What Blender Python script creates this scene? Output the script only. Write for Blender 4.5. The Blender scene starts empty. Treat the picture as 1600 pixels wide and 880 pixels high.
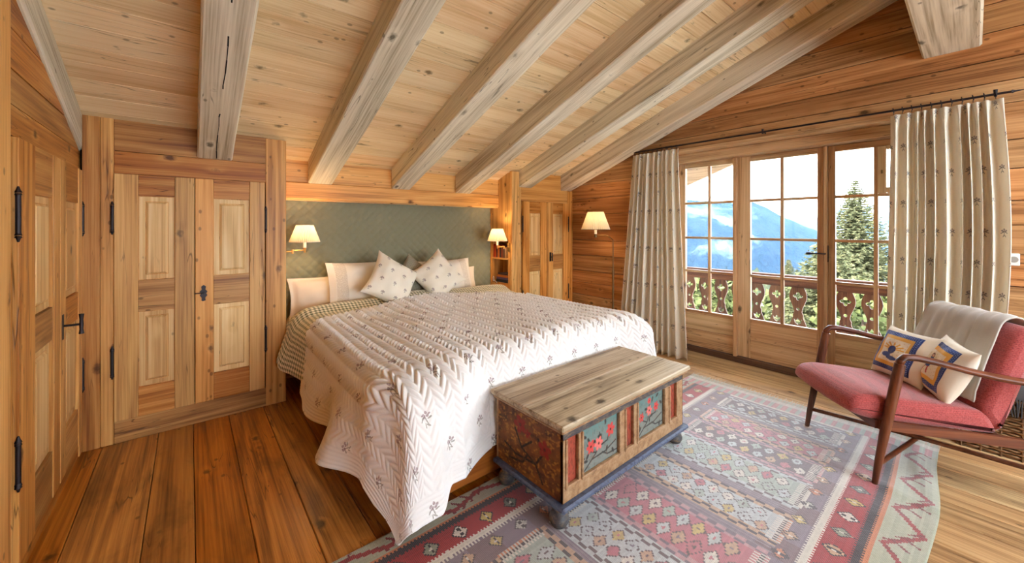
import bpy, bmesh, math, random
import numpy as np
from mathutils import Vector, Matrix

random.seed(11)
rng = np.random.default_rng(11)
sc = bpy.context.scene
COL = sc.collection
PI = math.pi

# ------------------------------------------------------------------ camera
PSI = 0.6959
cam_d = bpy.data.cameras.new('camera')
cam = bpy.data.objects.new('camera', cam_d)
COL.objects.link(cam)
cam.location = (0, 0, 1.42)
cam.rotation_euler = (PI / 2, 0, -PSI)
cam_d.sensor_width = 36
cam_d.lens = 603.2 / 1600 * 36
cam_d.shift_y = (354.15 - 440) / 1600
cam_d.clip_start = 0.02
cam_d.clip_end = 20000
sc.camera = cam

# ------------------------------------------------------------------ world, sun, exposure
world = bpy.data.worlds.new('sky')
sc.world = world
world.use_nodes = True
bg = world.node_tree.nodes['Background']
bg.inputs['Color'].default_value = (0.78, 0.89, 1.0, 1)
bg.inputs['Strength'].default_value = 5.0

sun_d = bpy.data.lights.new('sun', 'SUN')
sun_d.energy = 7.0
sun_d.angle = 0.02
sun_d.color = (1, 0.93, 0.82)
sun = bpy.data.objects.new('sun', sun_d)
COL.objects.link(sun)
sun.rotation_euler = Vector((0.72, -0.30, -0.62)).to_track_quat('-Z', 'Y').to_euler()

sc.view_settings.view_transform = 'Standard'
sc.view_settings.look = 'None'
sc.view_settings.gamma = 1
sc.view_settings.use_curve_mapping = False
sc.view_settings.exposure = 1.58
sc.cycles.use_denoising = True
sc.cycles.max_bounces = 8
sc.cycles.diffuse_bounces = 5
sc.cycles.transparent_max_bounces = 12
sc.cycles.sample_clamp_indirect = 6.0
sc.cycles.caustics_reflective = False
sc.cycles.caustics_refractive = False


# ------------------------------------------------------------------ helpers
def C(r, g, b):
    f = lambda c: (c / 255 / 12.92) if c / 255 <= 0.04045 else ((c / 255 + 0.055) / 1.055) ** 2.4
    return (f(r), f(g), f(b), 1.0)


CA = lambda r, g, b: np.array(C(r, g, b))


def new_mesh(verts, faces, smooth=False):
    me = bpy.data.meshes.new('mesh')
    me.from_pydata([tuple(v) for v in verts], [], [tuple(f) for f in faces])
    if smooth:
        me.polygons.foreach_set('use_smooth', [True] * len(me.polygons))
    me.update()
    return me


def obj(name, me, mat, parent=None, world_space=True):
    """Link a mesh; meshes in world coordinates keep their place under a moved thing."""
    if isinstance(me, MB):
        me = me.mesh()
    o = bpy.data.objects.new(name, me)
    COL.objects.link(o)
    if mat is not None and len(me.materials) == 0:
        me.materials.append(mat)
    if parent is not None:
        o.parent = parent
        if world_space and parent.parent is None and parent.type == 'EMPTY':
            o.matrix_parent_inverse = parent.matrix_basis.inverted()
    return o


def tag(o, label, cat, group=None):
    o['label'] = label
    o['category'] = cat
    if group:
        o['group'] = group
    return o


def thing(name, label, cat, loc=(0, 0, 0), rz=0, group=None):
    o = bpy.data.objects.new(name, None)
    COL.objects.link(o)
    o.location = loc
    o.rotation_euler = (0, 0, rz)
    o.empty_display_size = 0.1
    return tag(o, label, cat, group)


def struct(name, me, mat):
    o = obj(name, me, mat)
    o['kind'] = 'structure'
    return o


class MB:
    """collects shapes of one piece"""

    def __init__(s):
        s.v, s.f, s.sm = [], [], []

    def add(s, verts, faces, smooth=False):
        b = len(s.v)
        s.v += [tuple(v) for v in verts]
        s.f += [tuple(i + b for i in f) for f in faces]
        s.sm += [smooth] * len(faces)
        return s

    def mesh(s):
        me = bpy.data.meshes.new('mesh')
        me.from_pydata(s.v, [], s.f)
        me.polygons.foreach_set('use_smooth', s.sm)
        me.update()
        return me

    def box(s, x0, x1, y0, y1, z0, z1, c=0.0):
        x0, x1 = min(x0, x1), max(x0, x1)
        y0, y1 = min(y0, y1), max(y0, y1)
        z0, z1 = min(z0, z1), max(z0, z1)
        if c <= 0:
            vs = [(x, y, z) for x in (x0, x1) for y in (y0, y1) for z in (z0, z1)]
            fs = [(0, 1, 3, 2), (4, 6, 7, 5), (0, 4, 5, 1), (2, 3, 7, 6), (0, 2, 6, 4), (1, 5, 7, 3)]
            return s.add(vs, fs)
        c = min(c, (x1 - x0) * .45, (y1 - y0) * .45, (z1 - z0) * .45)
        vs, idx = [], {}
        X, Y, Z = (x0, x1), (y0, y1), (z0, z1)
        for i in (0, 1):
            for j in (0, 1):
                for k in (0, 1):
                    sx, sy, sz = (1, -1)[i], (1, -1)[j], (1, -1)[k]
                    for a in range(3):
                        p = [X[i] + sx * c, Y[j] + sy * c, Z[k] + sz * c]
                        p[a] = (X[i], Y[j], Z[k])[a]
                        idx[(i, j, k, a)] = len(vs)
                        vs.append(tuple(p))
        I = idx
        fs = []
        for i in (0, 1):
            q = [I[(i, 0, 0, 0)], I[(i, 0, 1, 0)], I[(i, 1, 1, 0)], I[(i, 1, 0, 0)]]
            fs.append(q if i == 0 else q[::-1])
            q = [I[(0, i, 0, 1)], I[(1, i, 0, 1)], I[(1, i, 1, 1)], I[(0, i, 1, 1)]]
            fs.append(q if i == 0 else q[::-1])
            q = [I[(0, 0, i, 2)], I[(0, 1, i, 2)], I[(1, 1, i, 2)], I[(1, 0, i, 2)]]
            fs.append(q if i == 0 else q[::-1])
        for a in (0, 1):
            for b in (0, 1):
                fs.append([I[(a, b, 0, 0)], I[(a, b, 1, 0)], I[(a, b, 1, 1)], I[(a, b, 0, 1)]])
                fs.append([I[(a, 0, b, 0)], I[(a, 1, b, 0)], I[(a, 1, b, 2)], I[(a, 0, b, 2)]])
                fs.append([I[(0, a, b, 1)], I[(1, a, b, 1)], I[(1, a, b, 2)], I[(0, a, b, 2)]])
                for k in (0, 1):
                    fs.append([I[(a, b, k, 0)], I[(a, b, k, 1)], I[(a, b, k, 2)]])
        # orient outwards
        cen = Vector(((x0 + x1) / 2, (y0 + y1) / 2, (z0 + z1) / 2))
        out = []
        for f in fs:
            p = [Vector(vs[q]) for q in f]
            n = (p[1] - p[0]).cross(p[2] - p[0])
            m = sum(p, Vector()) / len(p) - cen
            out.append(f if n.dot(m) > 0 else f[::-1])
        return s.add(vs, out)

    def prism(s, poly, axis, a0, a1):
        """polygon in the plane of the two other axes (in order), extruded along axis"""
        n = len(poly)

        def P(p, a):
            return (a, p[0], p[1]) if axis == 0 else (p[0], a, p[1]) if axis == 1 else (p[0], p[1], a)
        vs = [P(p, a0) for p in poly] + [P(p, a1) for p in poly]
        fs = [tuple(range(n))[::-1], tuple(range(n, 2 * n))]
        fs += [(i, (i + 1) % n, n + (i + 1) % n, n + i) for i in range(n)]
        area = sum(poly[i][0] * poly[(i + 1) % n][1] - poly[(i + 1) % n][0] * poly[i][1] for i in range(n))
        flip = (area < 0) ^ (axis == 1) ^ (a1 < a0)
        if flip:
            fs = [f[::-1] for f in fs]
        return s.add(vs, fs)

    def tube(s, pts, r, n=10, cap=True, smooth=True):
        pts = [Vector(p) for p in pts]
        rs = r if isinstance(r, (list, tuple)) else [r] * len(pts)
        vs, fs = [], []
        prev = None
        for i, p in enumerate(pts):
            d = (pts[min(i + 1, len(pts) - 1)] - pts[max(i - 1, 0)])
            d = d.normalized() if d.length > 1e-9 else Vector((0, 0, 1))
            if prev is None:
                u = d.orthogonal().normalized()
            else:
                u = (prev - d * prev.dot(d)).normalized()
            prev = u
            w = d.cross(u)
            for k in range(n):
                a = 2 * PI * k / n
                vs.append(p + (u * math.cos(a) + w * math.sin(a)) * rs[i])
        for i in range(len(pts) - 1):
            for k in range(n):
                a, b = i * n + k, i * n + (k + 1) % n
                fs.append((a, b, b + n, a + n))
        s.add(vs, fs, smooth)
        if cap:
            s.add(vs[:n], [tuple(range(n))[::-1]])
            s.add(vs[-n:], [tuple(range(n))])
        return s

    def lathe(s, prof, cx, cy, cz=0, n=20, smooth=True, close=True):
        vs, fs = [], []
        for r, z in prof:
            for k in range(n):
                a = 2 * PI * k / n
                vs.append((cx + r * math.cos(a), cy + r * math.sin(a), cz + z))
        m = len(prof)
        for i in range(m - 1):
            for k in range(n):
                a, b = i * n + k, i * n + (k + 1) % n
                fs.append((a, b, b + n, a + n))
        s.add(vs, fs, smooth)
        if close:
            s.add(vs[:n], [tuple(range(n))[::-1]])
            s.add(vs[-n:], [tuple(range(n))])
        return s

    def bar(s, p, q, w, h, up=(0, 0, 1)):
        """square bar from p to q"""
        p, q, up = Vector(p), Vector(q), Vector(up)
        d = (q - p).normalized()
        a = d.cross(up).normalized()
        b = a.cross(d).normalized()
        vs = []
        for c in (p, q):
            for i, j in ((-1, -1), (1, -1), (1, 1), (-1, 1)):
                vs.append(c + a * (w / 2 * i) + b * (h / 2 * j))
        return s.add(vs, [(0, 1, 2, 3), (7, 6, 5, 4), (0, 4, 5, 1), (1, 5, 6, 2), (2, 6, 7, 3), (3, 7, 4, 0)])


def clip_poly(poly, a, b, c):
    """keep a*x+b*y<=c"""
    out = []
    for i, p in enumerate(poly):
        q = poly[(i + 1) % len(poly)]
        dp, dq = a * p[0] + b * p[1] - c, a * q[0] + b * q[1] - c
        if dp <= 0:
            out.append(p)
        if dp * dq < 0:
            t = dp / (dp - dq)
            out.append((p[0] + (q[0] - p[0]) * t, p[1] + (q[1] - p[1]) * t))
    return out


def grid_mesh(P, UV=None, col=None, smooth=True, flip=False):
    """P: (n,m,3) array of points -> quad grid"""
    n, m, _ = P.shape
    me = bpy.data.meshes.new('mesh')
    idx = np.arange(n * m).reshape(n, m)
    q = np.stack([idx[:-1, :-1], idx[1:, :-1], idx[1:, 1:], idx[:-1, 1:]], -1).reshape(-1, 4)
    if flip:
        q = q[:, ::-1]
    nf = len(q)
    me.vertices.add(n * m)
    me.vertices.foreach_set('co', P.reshape(-1).astype(np.float32))
    me.loops.add(nf * 4)
    me.loops.foreach_set('vertex_index', q.reshape(-1).astype(np.int32))
    me.polygons.add(nf)
    me.polygons.foreach_set('loop_start', (np.arange(nf) * 4).astype(np.int32))
    me.polygons.foreach_set('loop_total', np.full(nf, 4, np.int32))
    me.polygons.foreach_set('use_smooth', np.full(nf, smooth))
    me.update(calc_edges=True)
    if UV is not None:
        uv = me.uv_layers.new(name='UVMap')
        uv.data.foreach_set('uv', UV.reshape(-1, 2)[q.reshape(-1)].reshape(-1).astype(np.float32))
    if col is not None:
        if col.shape[0] == n and col.shape[1] == m:
            at = me.attributes.new('Col', 'FLOAT_COLOR', 'POINT')
        else:
            at = me.attributes.new('Col', 'FLOAT_COLOR', 'FACE')
        at.data.foreach_set('color', col.reshape(-1).astype(np.float32))
    return me


def solidify(o, t, offset=-1):
    m = o.modifiers.new('thickness', 'SOLIDIFY')
    m.thickness = t
    m.offset = offset
    return o


# ------------------------------------------------------------------ materials
class NT:
    def __init__(s, name, rough=0.6, spec=0.3):
        s.m = bpy.data.materials.new(name)
        s.m.use_nodes = True
        s.t = s.m.node_tree
        s.b = s.t.nodes['Principled BSDF']
        s.b.inputs['Roughness'].default_value = rough
        s.b.inputs['Specular IOR Level'].default_value = spec

    def n(s, typ, ins=None, **props):
        x = s.t.nodes.new('ShaderNode' + typ)
        for k, v in props.items():
            setattr(x, k, v)
        for k, v in (ins or {}).items():
            s.put(x.inputs[k], v)
        return x

    def put(s, sock, v):
        if isinstance(v, bpy.types.Node):
            v = v.outputs[0]
        if isinstance(v, bpy.types.NodeSocket):
            s.t.links.new(v, sock)
        else:
            sock.default_value = v

    def math(s, op, a, b=0.0, c=0.0):
        return s.n('Math', {0: a, 1: b, 2: c}, operation=op).outputs[0]

    def vm(s, op, a, b=(0, 0, 0)):
        x = s.n('VectorMath', {0: a, 1: b}, operation=op)
        return x.outputs['Value'] if op in ('LENGTH', 'DISTANCE') else x.outputs[0]

    def mix(s, f, a, b, blend='MIX'):
        return s.n('MixRGB', {0: f, 1: a, 2: b}, blend_type=blend).outputs[0]

    def rng(s, v, a, b, c=0.0, d=1.0):
        return s.n('MapRange', {0: v, 1: a, 2: b, 3: c, 4: d}).outputs[0]

    def noise(s, v, scale, detail=2.0, rough=0.5, dist=0.0):
        return s.n('TexNoise', {'Vector': v, 'Scale': scale, 'Detail': detail, 'Roughness': rough, 'Distortion': dist}).outputs[0]

    def ramp(s, f, stops):
        x = s.n('ValToRGB', {0: f})
        e = x.color_ramp.elements
        while len(e) > 1:
            e.remove(e[-1])
        e[0].position, e[0].color = stops[0][0], stops[0][1]
        for p, c in stops[1:]:
            k = e.new(p)
            k.color = c
        return x.outputs[0]

    def color(s, v):
        s.put(s.b.inputs['Base Color'], v)
        return s

    def bump(s, h, strength=0.3, dist=0.01):
        x = s.n('Bump', {'Height': h, 'Strength': strength, 'Distance': dist})
        s.t.links.new(x.outputs[0], s.b.inputs['Normal'])
        return s

    def obj_co(s):
        return s.n('TexCoord').outputs['Object']

    def uv(s):
        return s.n('TexCoord').outputs['UV']


DESAT = 0.03


def soften(c):
    l = .3 * c[0] + .59 * c[1] + .11 * c[2]
    return tuple(x + (l - x) * DESAT for x in c[:3]) + (1.0,)


def wood(name, axis, light, mid, dark, knots=0.5, rings=1.0, rough=0.5, rand=0.18, bump=0.25, spec=0.3, stain=0.0, stain_col=None, fine=1.0, shear=0.0, hue=0.506):
    light, mid, dark = soften(light), soften(mid), soften(dark)
    w = NT(name, rough, spec)
    rnd = w.n('ObjectInfo').outputs['Random']
    off = w.n('CombineXYZ', {0: w.math('MULTIPLY', rnd, 31.7), 1: w.math('MULTIPLY', rnd, 57.3), 2: w.math('MULTIPLY', rnd, 83.1)})
    oc = w.obj_co()
    if shear:
        oc = w.vm('ADD', oc, w.n('CombineXYZ', {0: 0.0, 1: 0.0, 2: w.math('MULTIPLY', w.n('SeparateXYZ', {0: oc}).outputs[1], shear)}).outputs[0])
    p = w.vm('ADD', oc, off.outputs[0])

    def sc_(al, ac):
        v = [ac] * 3
        v[axis] = al
        return tuple(v)
    n1 = w.noise(w.vm('MULTIPLY', p, sc_(0.22, 4.2)), 1.0, 1.0, 0.45, 0.15)
    vor = w.n('TexVoronoi', {'Vector': w.vm('MULTIPLY', p, sc_(4.2, 6.5)), 'Scale': 1.0})
    d = vor.outputs['Distance']
    pick = w.math('GREATER_THAN', w.n('SeparateColor', {0: vor.outputs['Color']}).outputs[0], 1.0 - knots)
    kd = w.math('ADD', d, w.math('MULTIPLY', w.math('SUBTRACT', w.noise(p, 45.0, 2.0), 0.5), 0.16))
    kw = w.math('MULTIPLY', w.rng(d, 0.0, 0.42, 1, 0), pick)
    kn = w.math('MULTIPLY', w.rng(kd, 0.07, 0.17, 1, 0), pick)
    field = w.math('ADD', w.math('MULTIPLY', n1, 46.0 * rings), w.math('MULTIPLY', w.math('POWER', kw, 1.6), 4.0))
    s1 = w.math('MULTIPLY_ADD', w.math('SINE', field), 0.5, 0.5)
    streak = w.noise(w.vm('MULTIPLY', p, sc_(1.6, 85.0 * fine)), 1.0, 3.0, 0.6)
    broad = w.noise(w.vm('MULTIPLY', p, sc_(0.7, 2.2)), 1.0, 3.0)
    f = w.math('ADD', w.math('MULTIPLY', s1, 0.15), w.math('ADD', w.math('MULTIPLY', streak, 0.62), w.math('MULTIPLY', broad, 0.35)))
    c = w.ramp(f, [(0.36, dark), (0.55, mid), (0.76, light)])
    dk = tuple(x * 0.25 for x in dark[:3]) + (1,)
    c = w.mix(w.math('MULTIPLY', kn, 0.85), c, dk)
    # checks and drying cracks
    crk = w.noise(w.vm('MULTIPLY', p, sc_(1.3, 26.0)), 1.0, 1.0, 0.5, 0.6)
    ck = w.math('MULTIPLY', w.rng(w.math('ABSOLUTE', w.math('SUBTRACT', crk, 0.5)), 0.0, 0.012, 1, 0),
                w.rng(w.noise(w.vm('MULTIPLY', p, sc_(1.2, 2.5)), 1.0, 1.0), 0.52, 0.62))
    c = w.mix(w.math('MULTIPLY', ck, 0.8), c, dk)
    sv = w.n('TexVoronoi', {'Vector': w.vm('MULTIPLY', p, sc_(9.0, 14.0)), 'Scale': 1.0})
    spk = w.math('MULTIPLY', w.rng(sv.outputs['Distance'], 0.10, 0.16, 1, 0), w.math('GREATER_THAN', w.n('SeparateColor', {0: sv.outputs['Color']}).outputs[1], 1.0 - knots * .8))
    c = w.mix(w.math('MULTIPLY', spk, 0.6), c, dk)
    if stain > 0:
        st = w.rng(w.noise(w.vm('MULTIPLY', p, sc_(1.6, 4.5)), 1.0, 4.0, 0.65, 0.5), 0.52, 0.72)
        c = w.mix(w.math('MULTIPLY', st, stain), c, stain_col or dk)
    hv = w.n('HueSaturation', {'Hue': w.math('MULTIPLY_ADD', rnd, 0.016, hue - .008), 'Saturation': w.math('MULTIPLY_ADD', rnd, -0.12, 1.06),
                               'Value': w.math('MULTIPLY_ADD', w.math('FRACT', w.math('MULTIPLY', rnd, 7.13)), 2 * rand, 1 - rand), 'Color': c})
    w.color(hv.outputs[0])
    h = w.math('SUBTRACT', w.math('ADD', w.math('MULTIPLY', streak, 0.6), w.math('MULTIPLY', s1, 0.25)), w.math('MULTIPLY', ck, 1.2))
    w.bump(h, bump, 0.004)
    return w.m


def plain(name, col, rough=0.5, metal=0.0, spec=0.4, var=0.0, scale=30.0, bump=0.0):
    w = NT(name, rough, spec)
    w.b.inputs['Metallic'].default_value = metal
    if var > 0:
        nz = w.noise(w.obj_co(), scale, 4.0, 0.6)
        w.color(w.mix(nz, tuple(x * (1 - var) for x in col[:3]) + (1,), tuple(min(1, x * (1 + var)) for x in col[:3]) + (1,)))
        if bump:
            w.bump(nz, bump, 0.01)
    else:
        w.color(col)
    return w.m


def fabric(name, col, scale=900.0, rough=0.9, sheen=0.3, var=0.10, attr=False):
    w = NT(name, rough, 0.15)
    w.b.inputs['Sheen Weight'].default_value = sheen
    p = w.obj_co()
    nz = w.noise(p, scale, 2.0)
    lo = w.noise(p, 7.0, 3.0)
    base = w.n('Attribute', attribute_name='Col').outputs['Color'] if attr else col
    f = w.math('MULTIPLY_ADD', w.math('ADD', nz, lo), var, 1 - var)
    cc = w.n('CombineXYZ', {0: f, 1: f, 2: f})
    w.color(w.mix(1.0, base, cc.outputs[0], 'MULTIPLY'))
    w.bump(nz, 0.25, 0.002)
    return w.m


def ell(w, v, cx, cy, a, b, rot):
    m = w.n('Mapping', {'Vector': v, 'Location': (cx, cy, 0), 'Rotation': (0, 0, rot), 'Scale': (a, b, 1)}, vector_type='TEXTURE')
    return w.math('LESS_THAN', w.vm('LENGTH', m.outputs[0]), 1.0)


def sprigs(w, uv, cw, ch, size, flower, leaf, base, rot=0.0, strength=0.85):
    """small embroidered sprigs in staggered rows over uv given in metres"""
    s = w.n('SeparateXYZ', {0: uv})
    row = w.math('FLOOR', w.math('DIVIDE', s.outputs[1], ch))
    u = w.math('ADD', w.math('DIVIDE', s.outputs[0], cw), w.math('MULTIPLY', w.math('FLOORED_MODULO', row, 2.0), 0.5))
    lx = w.math('MULTIPLY', w.math('SUBTRACT', w.math('FRACT', u), 0.5), cw / size)
    ly = w.math('MULTIPLY', w.math('SUBTRACT', w.math('FRACT', w.math('DIVIDE', s.outputs[1], ch)), 0.5), ch / size)
    v = w.n('CombineXYZ', {0: lx, 1: ly, 2: 0.0}).outputs[0]
    nz = w.noise(uv, 260.0, 2.0)
    fl = None
    for cx, cy, a, b, r in ((-.26, .30, .13, .10, .4), (.0, .42, .10, .14, 0), (.27, .30, .13, .10, -.4), (-.12, .16, .13, .09, .6), (.14, .18, .13, .09, -.5)):
        e = ell(w, v, cx, cy, a, b, r + rot)
        fl = e if fl is None else w.math('MAXIMUM', fl, e)
    lf = None
    for cx, cy, a, b, r in ((.0, -.05, .045, .30, .0), (-.30, .02, .20, .06, .35), (.30, .04, .20, .06, -.3), (-.10, -.34, .05, .16, -.5), (.12, -.34, .05, .18, .6)):
        e = ell(w, v, cx, cy, a, b, r + rot)
        lf = e if lf is None else w.math('MAXIMUM', lf, e)
    fade = w.rng(nz, 0.32, 0.5, strength * .55, strength)
    c = w.mix(w.math('MULTIPLY', lf, fade), base, leaf)
    return w.mix(w.math('MULTIPLY', fl, fade), c, flower)


M = {}
SLOPE = 0.373
HON = (C(232, 174, 104), C(212, 148, 78), C(160, 96, 42))
for ax, nm in enumerate('xyz'):
    M['honey_' + nm] = wood('honey_pine_' + nm, ax, *HON, knots=0.38, rough=0.42, rand=0.12)
    M['pale_' + nm] = wood('pale_pine_' + nm, ax, C(238, 203, 148), C(222, 178, 118), C(190, 138, 80), knots=0.22, rough=0.45, rand=0.10)
    M['amber_' + nm] = wood('amber_pine_' + nm, ax, C(206, 148, 82), C(178, 114, 54), C(128, 70, 28), knots=0.42, rough=0.42, rand=0.16)
    M['white_' + nm] = wood('limed_beam_' + nm, ax, C(226, 214, 190), C(206, 192, 166), C(164, 146, 118), knots=0.30, rough=0.7, rand=0.06, spec=0.15)
    M['frame_' + nm] = wood('window_pine_' + nm, ax, C(222, 184, 142), C(202, 160, 116), C(156, 112, 74), knots=0.12, rough=0.4, rand=0.08)
    M['wall_' + nm] = wood('log_wall_' + nm, ax, C(204, 150, 100), C(176, 120, 74), C(122, 74, 40), knots=0.5, rough=0.45, rand=0.16, bump=0.4)
    M['deck_' + nm] = wood('weathered_' + nm, ax, C(120, 84, 62), C(96, 62, 46), C(60, 36, 26), knots=0.2, rough=0.7, rand=0.1)
M['rafter'] = wood('limed_rafter', 1, C(228, 216, 192), C(208, 194, 168), C(160, 142, 114), knots=0.22, rough=0.7, rand=0.05, spec=0.15, shear=SLOPE, bump=.4)
M['ceil_x'] = wood('ceiling_board_x', 0, C(240, 214, 174), C(232, 201, 156), C(212, 174, 126), knots=0.34, rough=0.65, rand=0.05, spec=0.15, rings=0.6)
M['floor_y'] = wood('floor_plank_y', 1, C(216, 144, 66), C(184, 112, 46), C(126, 70, 26), knots=0.30, rough=0.30, rand=0.16, stain=0.55, stain_col=C(70, 34, 14), rings=1.0)
M['floor_pale'] = wood('sunbleached_plank_y', 1, C(216, 176, 128), C(190, 148, 102), C(138, 98, 62), knots=0.30, rough=0.42, rand=0.12, stain=0.45, stain_col=C(96, 64, 40))  # paler plank colour for the floor towards the balcony window
M['teak'] = wood('teak', 2, C(122, 62, 36), C(96, 44, 24), C(60, 26, 14), knots=0.0, rough=0.35, rand=0.05, bump=0.1)
for ax, nm in enumerate('xy'):
    M['teak_' + nm] = wood('teak_' + nm, ax, C(122, 62, 36), C(96, 44, 24), C(60, 26, 14), knots=0.0, rough=0.35, rand=0.05, bump=0.1)
M['bedbase'] = wood('bed_base_wood', 0, C(176, 104, 46), C(146, 80, 32), C(104, 52, 20), knots=0.2, rough=0.45)
M['iron'] = plain('wrought_iron', C(48, 40, 42), 0.45, 0.6, 0.5, 0.2)
M['brass'] = plain('brass', C(190, 150, 88), 0.3, 0.9, 0.5)
M['oldbrass'] = plain('aged_brass', C(120, 92, 58), 0.4, 0.8, 0.5)
M['white_plastic'] = plain('white_plastic', C(236, 232, 222), 0.4)
M['grey_plastic'] = plain('grey_plastic', C(150, 148, 140), 0.5)
M['linen'] = fabric('white_linen', C(238, 228, 212))
M['sheet'] = fabric('cream_sheet', C(240, 226, 204))
M['throw'] = fabric('grey_wool_throw', C(176, 168, 156), 300.0, sheen=0.8, var=0.2)
M['knit'] = fabric('dark_knit', C(58, 54, 52), 200.0, sheen=0.5, var=0.3)
M['black'] = plain('dark_gap', C(20, 14, 10), 0.9)
M['plaster'] = plain('render', C(200, 190, 176), 0.9, var=0.05)


def glass_mat():
    w = NT('window_glass', 0.0, 0.5)
    t = w.t
    out = t.nodes['Material Output']
    tr = w.n('BsdfTransparent')
    gl = w.n('BsdfGlossy', {'Roughness': 0.0})
    fr = w.n('Fresnel', {'IOR': 1.25})
    mx = w.n('MixShader', {0: fr, 1: tr, 2: gl})
    t.links.new(mx.outputs[0], out.inputs[0])
    return w.m


M['glass'] = glass_mat()


def shade_mat(name, col, tr):
    w = NT(name, 0.8, 0.1)
    t = w.t
    out = t.nodes['Material Output']
    df = w.n('BsdfDiffuse', {'Color': col})
    tl = w.n('BsdfTranslucent', {'Color': col})
    mx = w.n('MixShader', {0: tr, 1: df, 2: tl})
    t.links.new(mx.outputs[0], out.inputs[0])
    return w.m


M['shade'] = shade_mat('pleated_shade', C(232, 218, 188), 0.15)


def bulb_mat():
    w = NT('bulb_glow', 0.5)
    w.b.inputs['Emission Color'].default_value = C(255, 214, 150)
    w.b.inputs['Emission Strength'].default_value = 6.0
    return w.m


M['bulb'] = bulb_mat()

# ------------------------------------------------------------------ the room's measures
XL, XR = -0.53, 4.13          # side walls
YC, YN, YH = 3.595, 3.875, 4.07   # wardrobe fronts, lintel over the niche, headboard
SL, RY = 0.373, 0.105         # roof pitch, ridge
ZC = lambda y: 2.122 + SL * (YC - y)       # underside of ceiling boards
ZB = lambda y: 1.918 + SL * (YC - y)       # underside of rafters
XWIN = 4.42
YB = -3.4

# ------------------------------------------------------------------ floor
fl = struct('floor', MB().box(XL - .4, 4.62, YB, 4.3, -0.12, -0.03), M['black'])
edges = [-0.56, -0.43, -0.162, 0.02, 0.226, 0.446]
while edges[-1] < 4.5:
    edges.append(edges[-1] + random.choice((0.19, 0.22, 0.245, 0.21)))
edges[-1] = 4.6
for i in range(len(edges) - 1):
    cuts = [YB, random.uniform(-1.5, 0.4), 4.25] if i % 3 == 1 else [YB, 4.25] if edges[i] < 3.4 else [YB, random.uniform(-1.8, 1.6), 4.25]
    for a, b in zip(cuts[:-1], cuts[1:]):
        dz = random.uniform(-.0015, 0.0)
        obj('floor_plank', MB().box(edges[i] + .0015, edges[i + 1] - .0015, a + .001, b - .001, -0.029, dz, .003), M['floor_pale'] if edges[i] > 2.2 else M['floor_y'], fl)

# ------------------------------------------------------------------ ceiling, rafters, ridge
ce = struct('ceiling', MB().prism([(4.3, ZC(4.3) + .03), (RY, ZC(RY) + .03), (RY, ZC(RY) + .12), (4.3, ZC(4.3) + .12)], 0, XL - .4, 4.62), M['black'])
y = 4.12
while y > RY:
    wdt = random.choice((.125, .14, .15, .155))
    y2 = max(RY, y - wdt)
    g = .0032
    obj('ceiling_board', MB().prism([(y - g, ZC(y - g)), (y - g, ZC(y - g) + .028), (y2 + g, ZC(y2 + g) + .028), (y2 + g, ZC(y2 + g))], 0, XL - .2, 4.3), M['ceil_x'], ce)
    y = y2
# rear slope behind the photographer, with an unseen roof window added as fill light
RWX = [(2.2, 3.8)]
RWY = (-2.5, -.8)
zr_ = lambda yy: ZC(2 * RY - yy)


def rear_board(x0, x1, ya, yb_):
    obj('ceiling_board', MB().prism([(ya - .002, zr_(ya)), (ya - .002, zr_(ya) + .1), (yb_ + .002, zr_(yb_) + .1), (yb_ + .002, zr_(yb_))], 0, x0, x1), M['ceil_x'], ce)


for ya, yb_ in ((RY, -.35), (-.35, -.8), (-2.5, -3.0), (-3.0, YB - .3)):
    rear_board(XL - .2, 4.6, ya, yb_)
for xa, xb in ((XL - .2, 2.2), (3.8, 4.6)):
    rear_board(xa, xb, RWY[1], RWY[0])
for k, (xa, xb) in enumerate(RWX):
    rw = struct('window_%d' % (3 + k), MB().prism([(RWY[1], zr_(RWY[1])), (RWY[1] - .06, zr_(RWY[1] - .06)), (RWY[1] - .06, zr_(RWY[1] - .06) + .12), (RWY[1], zr_(RWY[1]) + .12)], 0, xa, xb), M['frame_x'])
    obj('frame_rail', MB().prism([(RWY[0] + .06, zr_(RWY[0] + .06)), (RWY[0], zr_(RWY[0])), (RWY[0], zr_(RWY[0]) + .12), (RWY[0] + .06, zr_(RWY[0] + .06) + .12)], 0, xa, xb), M['frame_x'], rw)
    for xx in (xa, xb - .06):
        obj('frame_stile', MB().prism([(RWY[1] - .06, zr_(RWY[1] - .06)), (RWY[0] + .06, zr_(RWY[0] + .06)), (RWY[0] + .06, zr_(RWY[0] + .06) + .12), (RWY[1] - .06, zr_(RWY[1] - .06) + .12)], 0, xx, xx + .06), M['frame_y'], rw)
    obj('pane', MB().prism([(RWY[1] - .06, zr_(RWY[1] - .06) + .06), (RWY[0] + .06, zr_(RWY[0] + .06) + .06), (RWY[0] + .06, zr_(RWY[0] + .06) + .066), (RWY[1] - .06, zr_(RWY[1] - .06) + .066)], 0, xa + .06, xb - .06), M['glass'], rw)


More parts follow.
